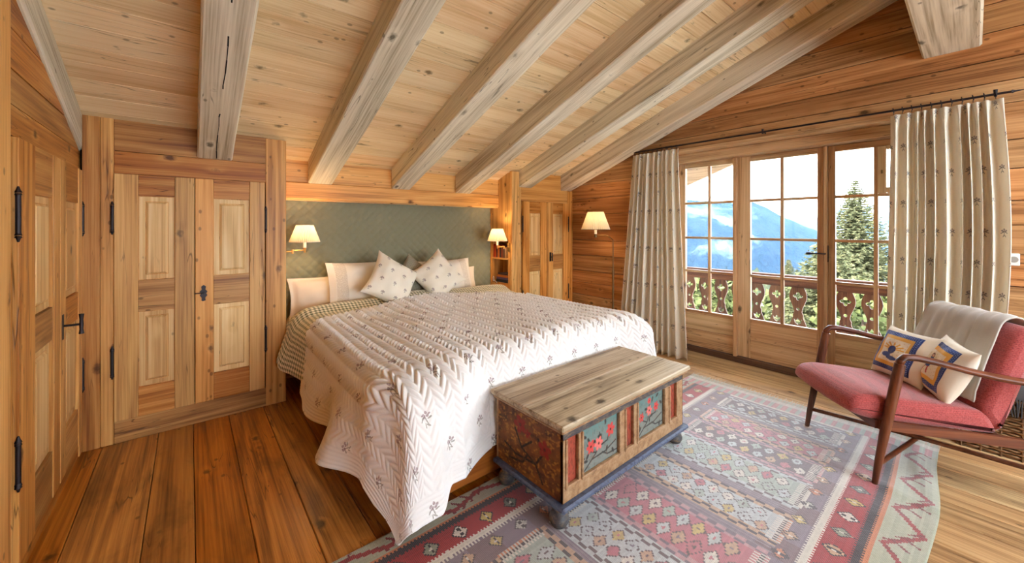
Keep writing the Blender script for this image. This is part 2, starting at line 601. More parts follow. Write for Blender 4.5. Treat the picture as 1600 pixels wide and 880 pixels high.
def rafter(x0, x1, yend):
    """one squared rafter, its edges a little uneven"""
    mb = MB()
    n = 16
    ys = [yend + (RY - yend) * k / n for k in range(n + 1)]
    vs, fs = [], []
    for k, yy in enumerate(ys):
        j = lambda a=.004: random.uniform(-a, a) if 0 < k < n else 0
        zb = ZB(yy) + j(.003)
        zt = ZC(yy) + .01
        c = .008
        vs += [(x0 + j(.002), yy, zt), (x0 + j(.002), yy, zb + c), (x0 + c, yy, zb), (x1 - c - abs(j(.004)), yy, zb), (x1 + j(.002), yy, zb + c), (x1, yy, zt)]
    for k in range(n):
        for a in range(6):
            b = (a + 1) % 6
            fs.append((k * 6 + a, k * 6 + b, k * 6 + 6 + b, k * 6 + 6 + a))
    fs.append((5, 4, 3, 2, 1, 0))
    fs.append(tuple(n * 6 + a for a in range(6)))
    mb.add(vs, fs)
    return obj('rafter', mb, M['rafter'], ce)


for x0, ye in ((-.725, YC + .05), (.042, YC), (.826, YN), (1.607, YN), (2.379, YN), (3.135, YC + .02), (3.885, YC + .02)):
    rafter(x0, x0 + .207, ye)
# dark drying crack along the first rafter
pts = [(.148 + random.uniform(-.006, .006), yy, ZB(yy) - .0005) for yy in np.linspace(3.58, .6, 30)]
mb = MB()
for a, b in zip(pts[:-1], pts[1:]):
    wv = .0016 + random.uniform(0, .0022)
    mb.add([(a[0] - wv, a[1], a[2] - .001), (a[0] + wv, a[1], a[2] - .001), (b[0] + wv, b[1], b[2] - .001), (b[0] - wv, b[1], b[2] - .001)], [(0, 1, 2, 3)])
obj('drying_crack', mb, M['black'], ce)
obj('ridge_purlin', MB().box(XL, XR + .01, -.035, .245, 2.648, 3.15, .012), M['white_x'], ce)

def roofclip(poly, over=.01):
    poly = clip_poly(poly, SL, 1, ZC(0) + over)
    return clip_poly(poly, -SL, 1, ZC(2 * RY) + over) if poly else poly


# ------------------------------------------------------------------ gable wall with the balcony window
wr_poly = [(YB, -.1), (4.3, -.1), (4.3, ZC(4.3)), (RY, ZC(RY)), (YB, ZC(2 * RY - YB))]
WY0, WY1, WZ1 = .08, 2.30, 2.235
mb = MB()
mb.prism(roofclip([(WY1 + .032, -.1), (4.3, -.1), (4.3, 3.5), (WY1 + .032, 3.5)], .1), 0, XR + .06, 4.6)
mb.prism(roofclip([(YB, -.1), (WY0 - .032, -.1), (WY0 - .032, 3.6), (YB, 3.6)], .1), 0, XR + .06, 4.6)
mb.prism(roofclip([(WY0 - .032, WZ1 + .032), (WY1 + .032, WZ1 + .032), (WY1 + .032, 3.6), (WY0 - .032, 3.6)], .1), 0, XR + .06, 4.6)
wr = struct('wall_right', mb, M['wall_y'])


def logs(parent, xa, xb, ya, yb_, zlist, mat, hole=None):
    for z0, z1 in zip(zlist[:-1], zlist[1:]):
        segs = [(ya, yb_)]
        if hole and z0 < hole[2] - .01:
            segs = [(ya, hole[0]), (hole[1], yb_)]
        for a, b in segs:
            zt = min(z1, hole[2]) if (hole and z0 < hole[2] - .01 and False) else z1
            po = roofclip([(a, z0 + .003), (b, z0 + .003), (b, zt - .003), (a, zt - .003)])
            if len(po) < 3:
                continue
            dx = random.uniform(0, .008)
            obj('wall_board', MB().prism(po, 0, xa + dx * (1 if xa < xb else -1), xb), mat, parent)


zs = [0.0]
while zs[-1] < 2.0:
    zs.append(zs[-1] + random.choice((.17, .19, .16, .21)))
zs[-1] = WZ1
if zs[-1] - zs[-2] < .09:
    zs.pop(-2)
while zs[-1] < 3.5:
    zs.append(zs[-1] + random.choice((.15, .19, .23)))
logs(wr, XR, XR + .055, YB, 4.2, zs, M['wall_y'], (WY0, WY1, WZ1))
obj('lintel_soffit', MB().box(XR + .001, 4.58, WY0, WY1, WZ1 + .001, WZ1 + .03), M['frame_y'], wr)
obj('reveal', MB().box(XR + .001, 4.58, WY1, WY1 + .03, 0, WZ1), M['frame_z'], wr)
obj('reveal', MB().box(XR + .001, 4.58, WY0 - .03, WY0, 0, WZ1), M['frame_z'], wr)

# ------------------------------------------------------------------ left wall
mb = MB().box(XL - .4, XL - .05, YB, 4.3, -.1, 3.5)
wl = struct('wall_left', mb, M['amber_y'])
zs = [1.775, 1.90, 2.04, 2.2, 2.36, 2.53, 2.72, 2.92, 3.12, 3.35, 3.6]
logs(wl, XL, XL - .055, 2.335, 3.66, zs, M['amber_y'])
obj('post', MB().box(XL - .05, XL + .012, 2.20, 2.335, 0, 2.60, .004), M['honey_z'], wl)
logs(wl, XL, XL - .055, YB, 2.198, [0, .2, .4, .6, .8, 1.0, 1.2, 1.4, 1.6, 1.8, 2.0, 2.2, 2.4, 2.6, 2.8, 3.0, 3.2, 3.45], M['amber_y'])
obj('corner_post', MB().box(XL - .05, XL + .01, 3.535, YC + .02, 0, 1.775, .004), M['honey_z'], wl)

# wall behind the photographer with a wide window added to brighten the room
bw = MB()
bw.box(XL - .4, 4.6, YB - .3, YB, -.1, .3)
bw.box(XL - .4, 4.6, YB - .3, YB, 2.0, 3.6)
bw.box(XL - .4, -.1, YB - .3, YB, .3, 2.0)
bw.box(3.9, 4.6, YB - .3, YB, .3, 2.0)
wf = struct('wall_front', bw, M['amber_x'])
w2 = struct('window_2', MB().box(-.1, 3.9, YB - .16, YB - .1, .3, .36).box(-.1, 3.9, YB - .16, YB - .1, 1.94, 2.0), M['frame_x'])
for xx in (-.1, .88, 1.87, 2.86, 3.84):
    obj('mullion', MB().box(xx, xx + .06, YB - .16, YB - .1, .3, 2.0), M['frame_z'], w2)
for xx in (-.04, .94, 1.93, 2.92):
    obj('pane', MB().box(xx, xx + .92, YB - .135, YB - .13, .36, 1.94), M['glass'], w2)

# ------------------------------------------------------------------ back wall: niche over the bed
wb = struct('wall_back', MB().box(XL - .2, 4.5, 4.11, 4.3, -.1, 2.1), M['amber_x'])
obj('lintel', MB().box(.604, 3.02, YN, YN + .1, 1.668, 1.817, .006), M['honey_x'], wb)
obj('fascia_board', MB().box(.604, 3.02, YN + .012, YN + .09, 1.819, 2.06, .003), M['honey_x'], wb)
obj('soffit_board', MB().box(.604, 3.02, YN + .1, 4.11, 1.70, 1.73), M['honey_x'], wb)
obj('trim_batten', MB().box(.604, 3.02, YN + .02, YN + .06, 1.655, 1.668), M['honey_x'], wb)


# ------------------------------------------------------------------ wardrobes
class Frame:
    """front plane of a wardrobe: u along the front, v up, w out of the front"""

    def __init__(s, kind, plane):
        s.k, s.p = kind, plane

    def P(s, u, v, w):
        return (u, s.p - w, v) if s.k == 'back' else (s.p + w, u, v)

    def box(s, mb, u0, u1, v0, v1, w0, w1, c=0.0):
        a, b = s.P(u0, v0, w0), s.P(u1, v1, w1)
        return mb.box(a[0], b[0], a[1], b[1], a[2], b[2], c)

    def B(s, *a):
        return s.box(MB(), *a)


def raised_panel(fr, u0, u1, v0, v1, w):
    mb = MB()
    rings = []
    m1, m2 = min(.028, (u1 - u0) * .16), min(.046, (u1 - u0) * .26)
    for m, ww in ((0, w + .006), (m1, w + .006), (m1 + .004, w + .003), (m2, w + .014)):
        rings.append([fr.P(u0 + m, v0 + m, ww), fr.P(u1 - m, v0 + m, ww), fr.P(u1 - m, v1 - m, ww), fr.P(u0 + m, v1 - m, ww)])
    vs = [p for r in rings for p in r]
    fs = []
    for k in range(3):
        for a in range(4):
            b = (a + 1) % 4
            fs.append((k * 4 + a, k * 4 + b, k * 4 + 4 + b, k * 4 + 4 + a))
    fs.append((12, 13, 14, 15))
    if fr.k != 'back':
        fs = [f[::-1] for f in fs]
    return mb.add(vs, fs)


def door_leaf(fr, parent, u0, u1, v0, v1, s0, s1, zr, hinge_side, mats):
    """panelled leaf: stiles s0/s1 wide, zr = heights top rail/panel/mid rail/panel/bottom rail"""
    hx = 'x' if fr.k == 'back' else 'y'
    core = obj('door', fr.B(u0 + .002, u1 - .002, v0, v1, -.02, .006), mats['core' + hx], parent)
    st, sw = .022, .002
    obj('stile', fr.B(u0 + .001, u0 + s0, v0, v1, .004, st, .003), M['honey_z'], core)
    obj('stile', fr.B(u1 - s1, u1 - .001, v0, v1, .004, st, .003), M['honey_z'], core)
    a, b = u0 + s0, u1 - s1
    for z0, z1 in zr['rails']:
        obj('rail', fr.B(a + .0005, b - .0005, z0, z1, .004, st - .003, .002), mats['rail' + hx], core)
    for z0, z1 in zr['panels']:
        obj('panel', raised_panel(fr, a + .004, b - .004, z0 + .004, z1 - .004, .002), M['pale_z'], core)
        # lamb's-tongue chamfer strips beside the panel
        for uu, d in ((a, -1), (b, 1)):
            mb = MB()
            p0, p1 = z0 + .05, z1 - .05
            q = [fr.P(uu + d * .009, p0, st + .0006), fr.P(uu, p0 + .012, st - .008), fr.P(uu, p1 - .012, st - .008), fr.P(uu + d * .009, p1, st + .0006)]
            mb.add(q, [(0, 1, 2, 3) if (d < 0) ^ (fr.k != 'back') else (3, 2, 1, 0)])
            obj('chamfer', mb, M['pale_z'], core)
    uh = u0 - .006 if hinge_side < 0 else u1 + .006
    for z in (v0 + (v1 - v0) * .24, v0 + (v1 - v0) * .82):
        mb = MB().tube([fr.P(uh, z - .075, .022), fr.P(uh, z + .075, .022)], .008, 8)
        for k in (-.088, -.078, .078, .088):
            mb.tube([fr.P(uh, z + k - .004, .022), fr.P(uh, z + k + .004, .022)], [.011, .008], 8)
        mb.tube([fr.P(uh, z + .088, .022), fr.P(uh, z + .108, .022)], [.008, .003], 8)
        mb.tube([fr.P(uh, z - .088, .022), fr.P(uh, z - .108, .022)], [.008, .003], 8)
        obj('hinge', mb, M['iron'], core)
    return core


MATS = {'corex': M['honey_z'], 'corey': M['honey_z'], 'railx': M['amber_x'], 'raily': M['amber_y']}

# wardrobe left of the bed
fr = Frame('back', YC)
wd = thing('built_in_wardrobe', 'tall pine double-door wardrobe left of the bed niche with iron key plate', 'wardrobe', (0.03, YC, 0))
obj('side_panel', MB().box(.574, .604, YC + .005, 4.11, 0, 2.10), M['honey_z'], wd)
obj('carcass', MB().box(XL, .57, YC + .03, 4.1, .002, 2.0), M['black'], wd)
obj('corner_post', fr.B(XL + .011, -.44, 0, 2.14, -.05, .004, .003), M['amber_z'], wd)
obj('corner_post', fr.B(-.439, -.379, 0, 2.14, -.05, .003, .003), M['honey_z'], wd)
obj('post', fr.B(.462, .604, 0, 2.118, -.05, .004, .004), M['honey_z'], wd)
obj('header_board', fr.B(-.378, .475, 1.768, 1.915, -.03, 0, .002), M['amber_x'], wd)
obj('header_board', fr.B(-.378, .475, 1.917, 2.13, -.03, -.001, .002), M['amber_x'], wd)
obj('plinth', fr.B(-.378, .475, 0, .148, -.03, .002, .003), M['amber_x'], wd)
ZR = {'rails': [(.15, .345), (.85, 1.06), (1.625, 1.765)], 'panels': [(.345, .85), (1.06, 1.625)]}
d1 = door_leaf(fr, wd, -.378, .028, .15, 1.766, .115, .107, ZR, -1, MATS)
d2 = door_leaf(fr, wd, .03, .455, .15, 1.766, .105, .10, ZR, 1, MATS)
mb = MB().tube([fr.P(.078, .936, .022), fr.P(.078, .936, .055)], [.009, .006], 8).tube([fr.P(.03, .94, .024), fr.P(.078, .94, .03)], .004, 6)
pl = [(-.004, -.055), (.012, -.05), (.01, -.03), (.022, -.012), (.014, 0), (.022, .014), (.01, .03), (.014, .05), (0, .062), (-.014, .05), (-.01, .03), (-.022, .014), (-.014, 0), (-.022, -.012), (-.01, -.03), (-.012, -.05)]
mb.prism([(.078 + p[0], .936 + p[1]) for p in pl], 1, YC - .028, YC - .021)
obj('key_plate', mb, M['iron'], d2)

# wardrobe in the left wall
fr = Frame('left', XL)
wd = thing('built_in_wardrobe', 'pine double-door wardrobe in the left side wall with T-shaped iron handle', 'wardrobe', (XL, 3.0, 0))
obj('carcass', MB().box(XL - .045, XL - .022, 2.336, 3.53, .06, 1.77), M['black'], wd)
ZR2 = {'rails': [(.10, .33), (.87, 1.03), (1.56, 1.768)], 'panels': [(.33, .87), (1.03, 1.56)]}
obj('plinth', fr.B(2.336, 3.534, 0, .098, -.03, .004, .003), M['amber_y'], wd)
d1 = door_leaf(fr, wd, 2.375, 3.0, .10, 1.768, .21, .13, ZR2, -1, MATS)
d2 = door_leaf(fr, wd, 3.003, 3.53, .10, 1.768, .12, .10, ZR2, 1, MATS)
mb = MB().tube([fr.P(3.05, .90, .02), fr.P(3.05, .90, .085)], .006, 8).tube([fr.P(3.05, .85, .088), fr.P(3.05, .875, .088), fr.P(3.05, .9, .088), fr.P(3.05, .925, .088), fr.P(3.05, .955, .088)], [.011, .007, .009, .007, .011], 8)
fr.box(mb, 3.038, 3.062, .83, .96, .021, .025)
obj('handle', mb, M['iron'], d2)

# wardrobe right of the bed, its side towards the bed holding a small open bookshelf
fr = Frame('back', YC + .02)
wd = thing('built_in_wardrobe', 'narrow pine double-door wardrobe in the far corner right of the bed', 'wardrobe', (3.6, YC, 0))
obj('carcass', MB().box(3.24, XR - .002, YC + .05, 4.1, .002, 2.0), M['black'], wd)
obj('post', fr.B(3.02, 3.17, 0, 2.10, -.05, 0, .004), M['honey_z'], wd)
obj('post', fr.B(4.02, XR - .001, 0, 2.10, -.05, 0, .004), M['honey_z'], wd)
obj('header_board', fr.B(3.171, 4.019, 1.742, 2.11, -.04, -.004, .002), M['honey_x'], wd)
obj('plinth', fr.B(3.171, 4.019, 0, .148, -.03, .0, .003), M['amber_x'], wd)
ZR3 = {'rails': [(.15, .345), (.85, 1.05), (1.59, 1.738)], 'panels': [(.345, .85), (1.05, 1.59)]}
d1 = door_leaf(fr, wd, 3.183, 3.60, .15, 1.738, .11, .115, ZR3, -1, MATS)
d2 = door_leaf(fr, wd, 3.602, 4.012, .15, 1.738, .115, .10, ZR3, 1, MATS)
mb = MB().tube([fr.P(3.66, 1.02, .02), fr.P(3.66, 1.02, .06)], .006, 8).tube([fr.P(3.66, .965, .062), fr.P(3.66, 1.075, .062)], .008, 8)
fr.box(mb, 3.645, 3.675, .96, 1.08, .021, .026)
obj('handle', mb, M['iron'], d2)
SY0, SY1 = 3.69, 4.035
obj('side_panel', MB().box(3.0205, 3.045, YC + .071, 4.11, 1.275, 2.08), M['honey_z'], wd)
obj('side_panel', MB().box(3.0205, 3.045, YC + .071, SY0, .002, 1.275), M['honey_z'], wd)
obj('side_panel', MB().box(3.0205, 3.045, SY1, 4.11, .002, 1.275), M['honey_z'], wd)
obj('side_panel', MB().box(3.0205, 3.045, SY0, SY1, .002, .70), M['honey_z'], wd)
bs = thing('bookshelf', 'small open pine bookshelf let into the panel beside the bed', 'bookshelf', (3.1, 3.86, .70))
obj('back_board', MB().box(3.215, 3.235, SY0 - .01, SY1 + .01, .68, 1.29), M['honey_z'], bs)
obj('side_board', MB().box(3.046, 3.215, SY0 - .018, SY0, .68, 1.29), M['honey_z'], bs)
obj('side_board', MB().box(3.046, 3.215, SY1, SY1 + .018, .68, 1.29), M['honey_z'], bs)
for z in (.712, 1.022, 1.29):
    obj('shelf', MB().box(3.024, 3.214, SY0 + .001, SY1 - .001, z - .018, z, .002), M['honey_y'], bs)
BOOKC = [C(150, 40, 32), C(170, 70, 34), C(60, 52, 66), C(196, 110, 50), C(44, 46, 58), C(120, 54, 40), C(90, 66, 58), C(160, 130, 100)]
bm = [plain('book_cover_%d' % i, c, 0.5, var=.15) for i, c in enumerate(BOOKC)]
pages = plain('book_pages', C(226, 212, 184), 0.9)


def book(x0, x1, y0, y1, z0, z1, mat, label, flat=False):
    t = thing('book', label, 'book', ((x0 + x1) / 2, (y0 + y1) / 2, z0), 0, 'books on the bedside shelf')
    e = .003
    mb = MB()
    if flat:
        mb.box(x0, x1, y0, y1, z0, z0 + e).box(x0, x1, y0, y1, z1 - e, z1).box(x0, x0 + e, y0, y1, z0, z1)
        obj('cover', mb, mat, t)
        obj('page_block', MB().box(x0 + e, x1 - .004, y0 + .004, y1 - .004, z0 + e, z1 - e), pages, t)
    else:
        mb.box(x0, x1, y0, y0 + e, z0, z1).box(x0, x1, y1 - e, y1, z0, z1).box(x0, x0 + e, y0, y1, z0, z1)
        obj('cover', mb, mat, t)
        obj('page_block', MB().box(x0 + e, x1 - .004, y0 + e, y1 - e, z0 + .003, z1 - .004), pages, t)


yb = SY1 - .004
names = ['dark red book at the headboard end of the upper shelf', 'rust orange book second from the headboard on the upper shelf', 'dark slate book third from the headboard on the upper shelf',
         'bright orange book in the middle of the upper shelf', 'near-black book just past the orange one on the upper shelf', 'brown book fifth along, before the last two on the upper shelf',
         'grey-brown thick book on the upper shelf near its open end', 'pale tan book at the open end of the upper shelf']
for i, nmz in enumerate(names):
    wv = (.028, .036, .022, .045, .03, .036, .042, .03)[i]
    book(3.05, 3.19, yb - wv, yb - .001, 1.0235, 1.0235 + (.17, .15, .175, .16, .14, .165, .15, .13)[i], bm[i], nmz)
    yb -= wv
book(3.04, 3.19, 3.72, 3.96, .7135, .748, bm[4], 'dark book at the bottom of the pile on the lower shelf', True)
book(3.045, 3.19, 3.725, 3.955, .749, .777, plain('book_violet', C(110, 84, 130), .5), 'violet book second from the bottom of the lower shelf pile', True)
book(3.04, 3.185, 3.72, 3.94, .778, .806, bm[3], 'orange book second from the top of the lower shelf pile', True)
book(3.05, 3.185, 3.735, 3.93, .807, .828, bm[2], 'slate book on top of the lower shelf pile', True)
mb = MB()
cp = [(3.03 + .012 * math.cos(a * 1.0), 4.0 + .028 * math.cos(a), .75 + .03 * math.sin(a) - .004) for a in np.linspace(0, 5 * PI, 60)]
cp += [(3.02, 3.97, .722), (3.015, 3.93, .718), (3.01, 3.9, .70)]
tag(obj('charger_cord', mb.tube(cp, .0035, 6), M['white_plastic']), 'coiled white cord at the headboard end of the lower shelf', 'cord')

# ------------------------------------------------------------------ balcony window: head, sill, three glazed doors
w1 = struct('window_1', MB().box(4.29, 4.56, WY0, WY1, 2.145, WZ1, .004), M['frame_y'])
obj('sill', MB().box(4.40, 4.58, WY0, WY1, 0.0, .06, .004), M['deck_y'], w1)
YS = [2.285, 1.612, 0.872, 0.10]
for yy, wd_ in ((2.30, .03), (1.628, .034), (.8715, .026), (.110, .03)):
    obj('jamb', MB().box(XWIN - .035, XWIN + .09, yy - wd_, yy, .06, 2.144, .003), M['frame_z'], w1)
ZROW = [0.47, 0.914, 1.293, 1.686, 2.092]


def sash(y0, y1, yl, yr, split, vent=False):
    """one door leaf, y1 > y0; glass between yr and yl, bar at split"""
    core = obj('sash', MB().box(XWIN + .004, XWIN + .05, yl, y1, .065, 2.143, .003), M['frame_z'], w1)
    obj('stile', MB().box(XWIN + .004, XWIN + .05, y0, yr, .065, 2.143, .003), M['frame_z'], core)
    obj('rail', MB().box(XWIN + .004, XWIN + .05, yr + .0005, yl - .0005, 2.092, 2.143, .002), M['frame_y'], core)
    obj('rail', MB().box(XWIN + .004, XWIN + .05, yr + .0005, yl - .0005, .43, .47, .002), M['frame_y'], core)
    obj('bottom_board', MB().box(XWIN + .002, XWIN + .046, yr + .0005, yl - .0005, .255, .43, .003), M['frame_y'], core)
    obj('bottom_board', MB().box(XWIN + .002, XWIN + .046, yr + .0005, yl - .0005, .065, .253, .003), M['frame_y'], core)
    cols = [(yr, split - .014), (split + .014, yl)]
    obj('glazing_bar', MB().box(XWIN + .006, XWIN + .04, split - .014, split + .014, .47, 2.092, .004), M['frame_z'], core)
    for z in ZROW[1:-1]:
        for a, b in cols:
            obj('glazing_bar', MB().box(XWIN + .007, XWIN + .039, a, b, z - .013, z + .013, .004), M['frame_y'], core)
    for i in range(4):
        for a, b in cols:
            obj('pane', MB().box(XWIN + .022, XWIN + .026, a, b, ZROW[i] + .01, ZROW[i + 1] - .01), M['glass'], core)
    return core


s1 = sash(1.632, 2.27, 2.155, 1.632 + .006, 1.886)
s2 = sash(.872, 1.594, 1.476, .925, 1.200)
s3 = sash(.112, .845, .795, .19, .530)
# small vent casement in the top right pane of the third leaf
mb = MB().box(XWIN - .008, XWIN + .03, .465, .518, 1.70, 2.09, .003).box(XWIN - .008, XWIN + .03, .19, .225, 1.70, 2.09, .003)
mb.box(XWIN - .008, XWIN + .03, .2255, .4645, 1.70, 1.745, .003).box(XWIN - .008, XWIN + .03, .2255, .4645, 2.06, 2.09, .003)
obj('vent_casement', mb, M['frame_z'], s3)
mb = MB().tube([(XWIN - .012, .858, .09), (XWIN - .012, .858, 2.12)], .007, 8)
for z in (.42, 1.0, 1.75, 2.09):
    mb.tube([(XWIN - .012, .858, z), (XWIN - .012, .858, z + .05)], .012, 8)
mb.box(XWIN - .02, XWIN + .004, .84, .876, 1.10, 1.25, .004)
mb.tube([(XWIN - .012, .858, 1.175), (XWIN - .06, .858, 1.175), (XWIN - .065, .90, 1.178), (XWIN - .065, .945, 1.175)], .007, 8)
mb.tube([(XWIN - .065, .945, 1.175), (XWIN - .065, .965, 1.175), (XWIN - .065, .985, 1.175), (XWIN - .065, .995, 1.175)], [.008, .014, .012, .004], 10)
obj('espagnolette', mb, M['iron'], s2)
mb = MB().box(XWIN - .004, XWIN + .004, .48, .50, 1.84, 1.90).tube([(XWIN - .02, .49, 1.86), (XWIN - .02, .49, 1.89)], .006, 8)
obj('vent_latch', mb, M['oldbrass'], s3)

# ------------------------------------------------------------------ curtain rod
rd = thing('curtain_rod', 'thin black iron curtain rod above the balcony window', 'curtain rod', (4.06, 1.2, 2.29))
obj('rod', MB().tube([(4.055, 2.68, 2.298), (4.055, -.16, 2.288)], .008, 8), M['iron'], rd)
obj('finial', MB().tube([(4.055, -.155, 2.288), (4.055, -.17, 2.288), (4.055, -.215, 2.290)], [.012, .006, .001], 8), M['iron'], rd)
for yy in (2.64, 1.25, -.09):
    mb = MB().tube([(4.055, yy, 2.293), (XR + .002, yy, 2.293)], .006, 8).tube([(4.055, yy, 2.275), (4.055, yy, 2.318)], [.007, .010], 8)
    obj('bracket', mb, M['iron'], rd)


def curtain_mat(name, base):
    w = NT(name, 0.9, 0.1)
    w.b.inputs['Sheen Weight'].default_value = 0.15
    uv = w.uv()
    c = sprigs(w, uv, .20, .21, .056, C(88, 82, 92), C(104, 102, 104), base, 0.0, 0.8)
    w.color(c)
    w.b.inputs['Subsurface Weight'].default_value = 0.0
    out = w.t.nodes['Material Output']
    tl = w.n('BsdfTranslucent', {'Color': c})
    mx = w.n('MixShader', {0: 0.18, 1: w.b.outputs[0], 2: tl})
    w.t.links.new(mx.outputs[0], out.inputs[0])
    w.bump(w.noise(uv, 700.0, 2.0), 0.2, 0.002)
    return w.m


M['curtain'] = curtain_mat('sprigged_curtain_linen', C(236, 226, 206))


def curtain(label, ytop, ybot, ymid, ztop, zbot, folds, width, amp, seed):
    r = np.random.default_rng(seed)
    n, m = folds * 14 + 1, 46
    s = np.linspace(0, 1, n)[:, None]
    v = np.linspace(0, 1, m)[None, :]
    ph = folds * 2 * PI * (s + 0.02 * np.sin(2 * PI * s * 2.3 + seed)) + 0
    wob = .35 * np.sin(ph * .5 + 3 * v + seed)
    y0 = ytop[0] + (ytop[1] - ytop[0]) * s
    y1 = ybot[0] + (ybot[1] - ybot[0]) * s
    y = y0 + (y1 - y0) * v ** 1.2 + ymid * np.sin(PI * v) * s
    pin = np.clip(v / .06, 0, 1)
    a = amp * (.55 + .45 * pin) * (1 + .25 * v)
    fold = np.sin(ph + wob)
    fold = np.sign(fold) * np.abs(fold) ** .8
    x = 4.052 - .006 + a * fold * (1 + .3 * np.sin(s * 37.0)) - .02 * v
    x = np.minimum(x, XR - .012)
    y = y + .010 * np.cos(ph * 1.0 + wob) * pin
    z = ztop + (zbot - ztop) * v + 0 * s + .006 * np.sin(ph) * (v > .99)
    P = np.stack([x + 0 * v, y + 0 * x, z + 0 * x], -1)
    UV = np.stack([s * width + 0 * v, (1 - v) * (ztop - zbot) + 0 * s], -1)
    t = thing('curtain', label, 'curtain', (4.05, (ytop[0] + ytop[1]) / 2, zbot), 0, 'curtains of the balcony window')
    o = solidify(obj('panel', grid_mesh(P, UV), M['curtain'], t), .003)
    ring = None
    for k in range(folds):
        yy = ytop[0] + (ytop[1] - ytop[0]) * (k + .35) / folds
        if ring is None:
            pts = [(0, .0, 0)] * 0
            mb = MB().tube([(.016 * math.cos(a), .003 * math.sin(a), .016 * math.sin(a)) for a in np.linspace(0, 2 * PI, 15)], .003, 6, cap=False)
            mb.tube([(0, 0, -.016), (0, 0, -.034)], .002, 5)
            ring = mb.mesh()
        o = obj('ring', ring, M['iron'], t)
        o.location = (4.055, yy, 2.290)
    return t


curtain('cream sprigged curtain at the left end of the rod, beside the standing lamp', (2.60, 2.035), (2.78, 1.925), 0.0, 2.262, .012, 10, 1.50, .030, 3)
curtain('cream sprigged curtain at the right end of the rod, behind the red armchair', (.405, -.122), (.43, -.07), -.055, 2.252, .012, 11, 1.60, .034, 8)

# socket on the gable wall
sk = thing('power_socket', 'white double wall socket beside the right curtain', 'socket', (XR, -.135, 1.21))
obj('plate', MB().box(XR - .012, XR, -.19, -.10, 1.165, 1.245, .004), M['white_plastic'], sk)
obj('outlet', MB().tube([(XR - .013, -.165, 1.205), (XR - .010, -.165, 1.205)], .020, 16), M['grey_plastic'], sk)
obj('rocker', MB().box(XR - .015, XR - .010, -.135, -.108, 1.185, 1.225, .002), M['white_plastic'], sk)

# ------------------------------------------------------------------ headboard: quilted panel
w = NT('headboard_fabric', 0.75, 0.2)
w.b.inputs['Sheen Weight'].default_value = 0.4
w.color(w.mix(w.noise(w.obj_co(), 600.0), C(128, 126, 100), C(148, 146, 118)))
w.bump(w.noise(w.obj_co(), 900.0), 0.2, 0.002)
nx, nz = 280, 150
X = np.linspace(.606, 3.018, nx)[:, None] + np.zeros((1, nz))
Z = np.linspace(.42, 1.695, nz)[None, :] + np.zeros((nx, 1))
d = .062
pa, pb = (X + Z) / d / 1.414, (X - Z) / d / 1.414
q = np.abs(np.sin(PI * pa)) * np.abs(np.sin(PI * pb))
Y = YH - .004 - .015 * q ** .33
tag(obj('headboard', grid_mesh(np.stack([X, Y, Z], -1), flip=False), w.m), 'olive green diamond-quilted headboard filling the bed niche', 'headboard')
hbm = bpy.data.objects['headboard']
solidify(hbm, .03, -1)

# ------------------------------------------------------------------ bed
bed = thing('bed', 'wide bed with a low wooden base in the niche', 'bed', (1.78, 2.8, 0))
obj('side_rail', MB().box(.80, .835, 1.795, 4.0, .02, .27, .005), M['bedbase'], bed)
obj('side_rail', MB().box(2.735, 2.77, 1.795, 4.0, .02, .27, .005), M['bedbase'], bed)
obj('foot_rail', MB().box(.80, 2.77, 1.76, 1.794, .02, .27, .005), M['bedbase'], bed)
for x, y_ in ((.86, 1.85), (2.70, 1.85), (.86, 3.9), (2.70, 3.9)):
    obj('leg', MB().box(x - .03, x + .03, y_ - .03, y_ + .03, 0, .03), M['bedbase'], bed)
mb = MB().box(.836, 2.734, 1.80, 4.02, .10, .52, .05)
obj('mattress', mb, M['sheet'], bed)

X0, X1, Y0 = .80, 2.80, 1.915
RC = .14


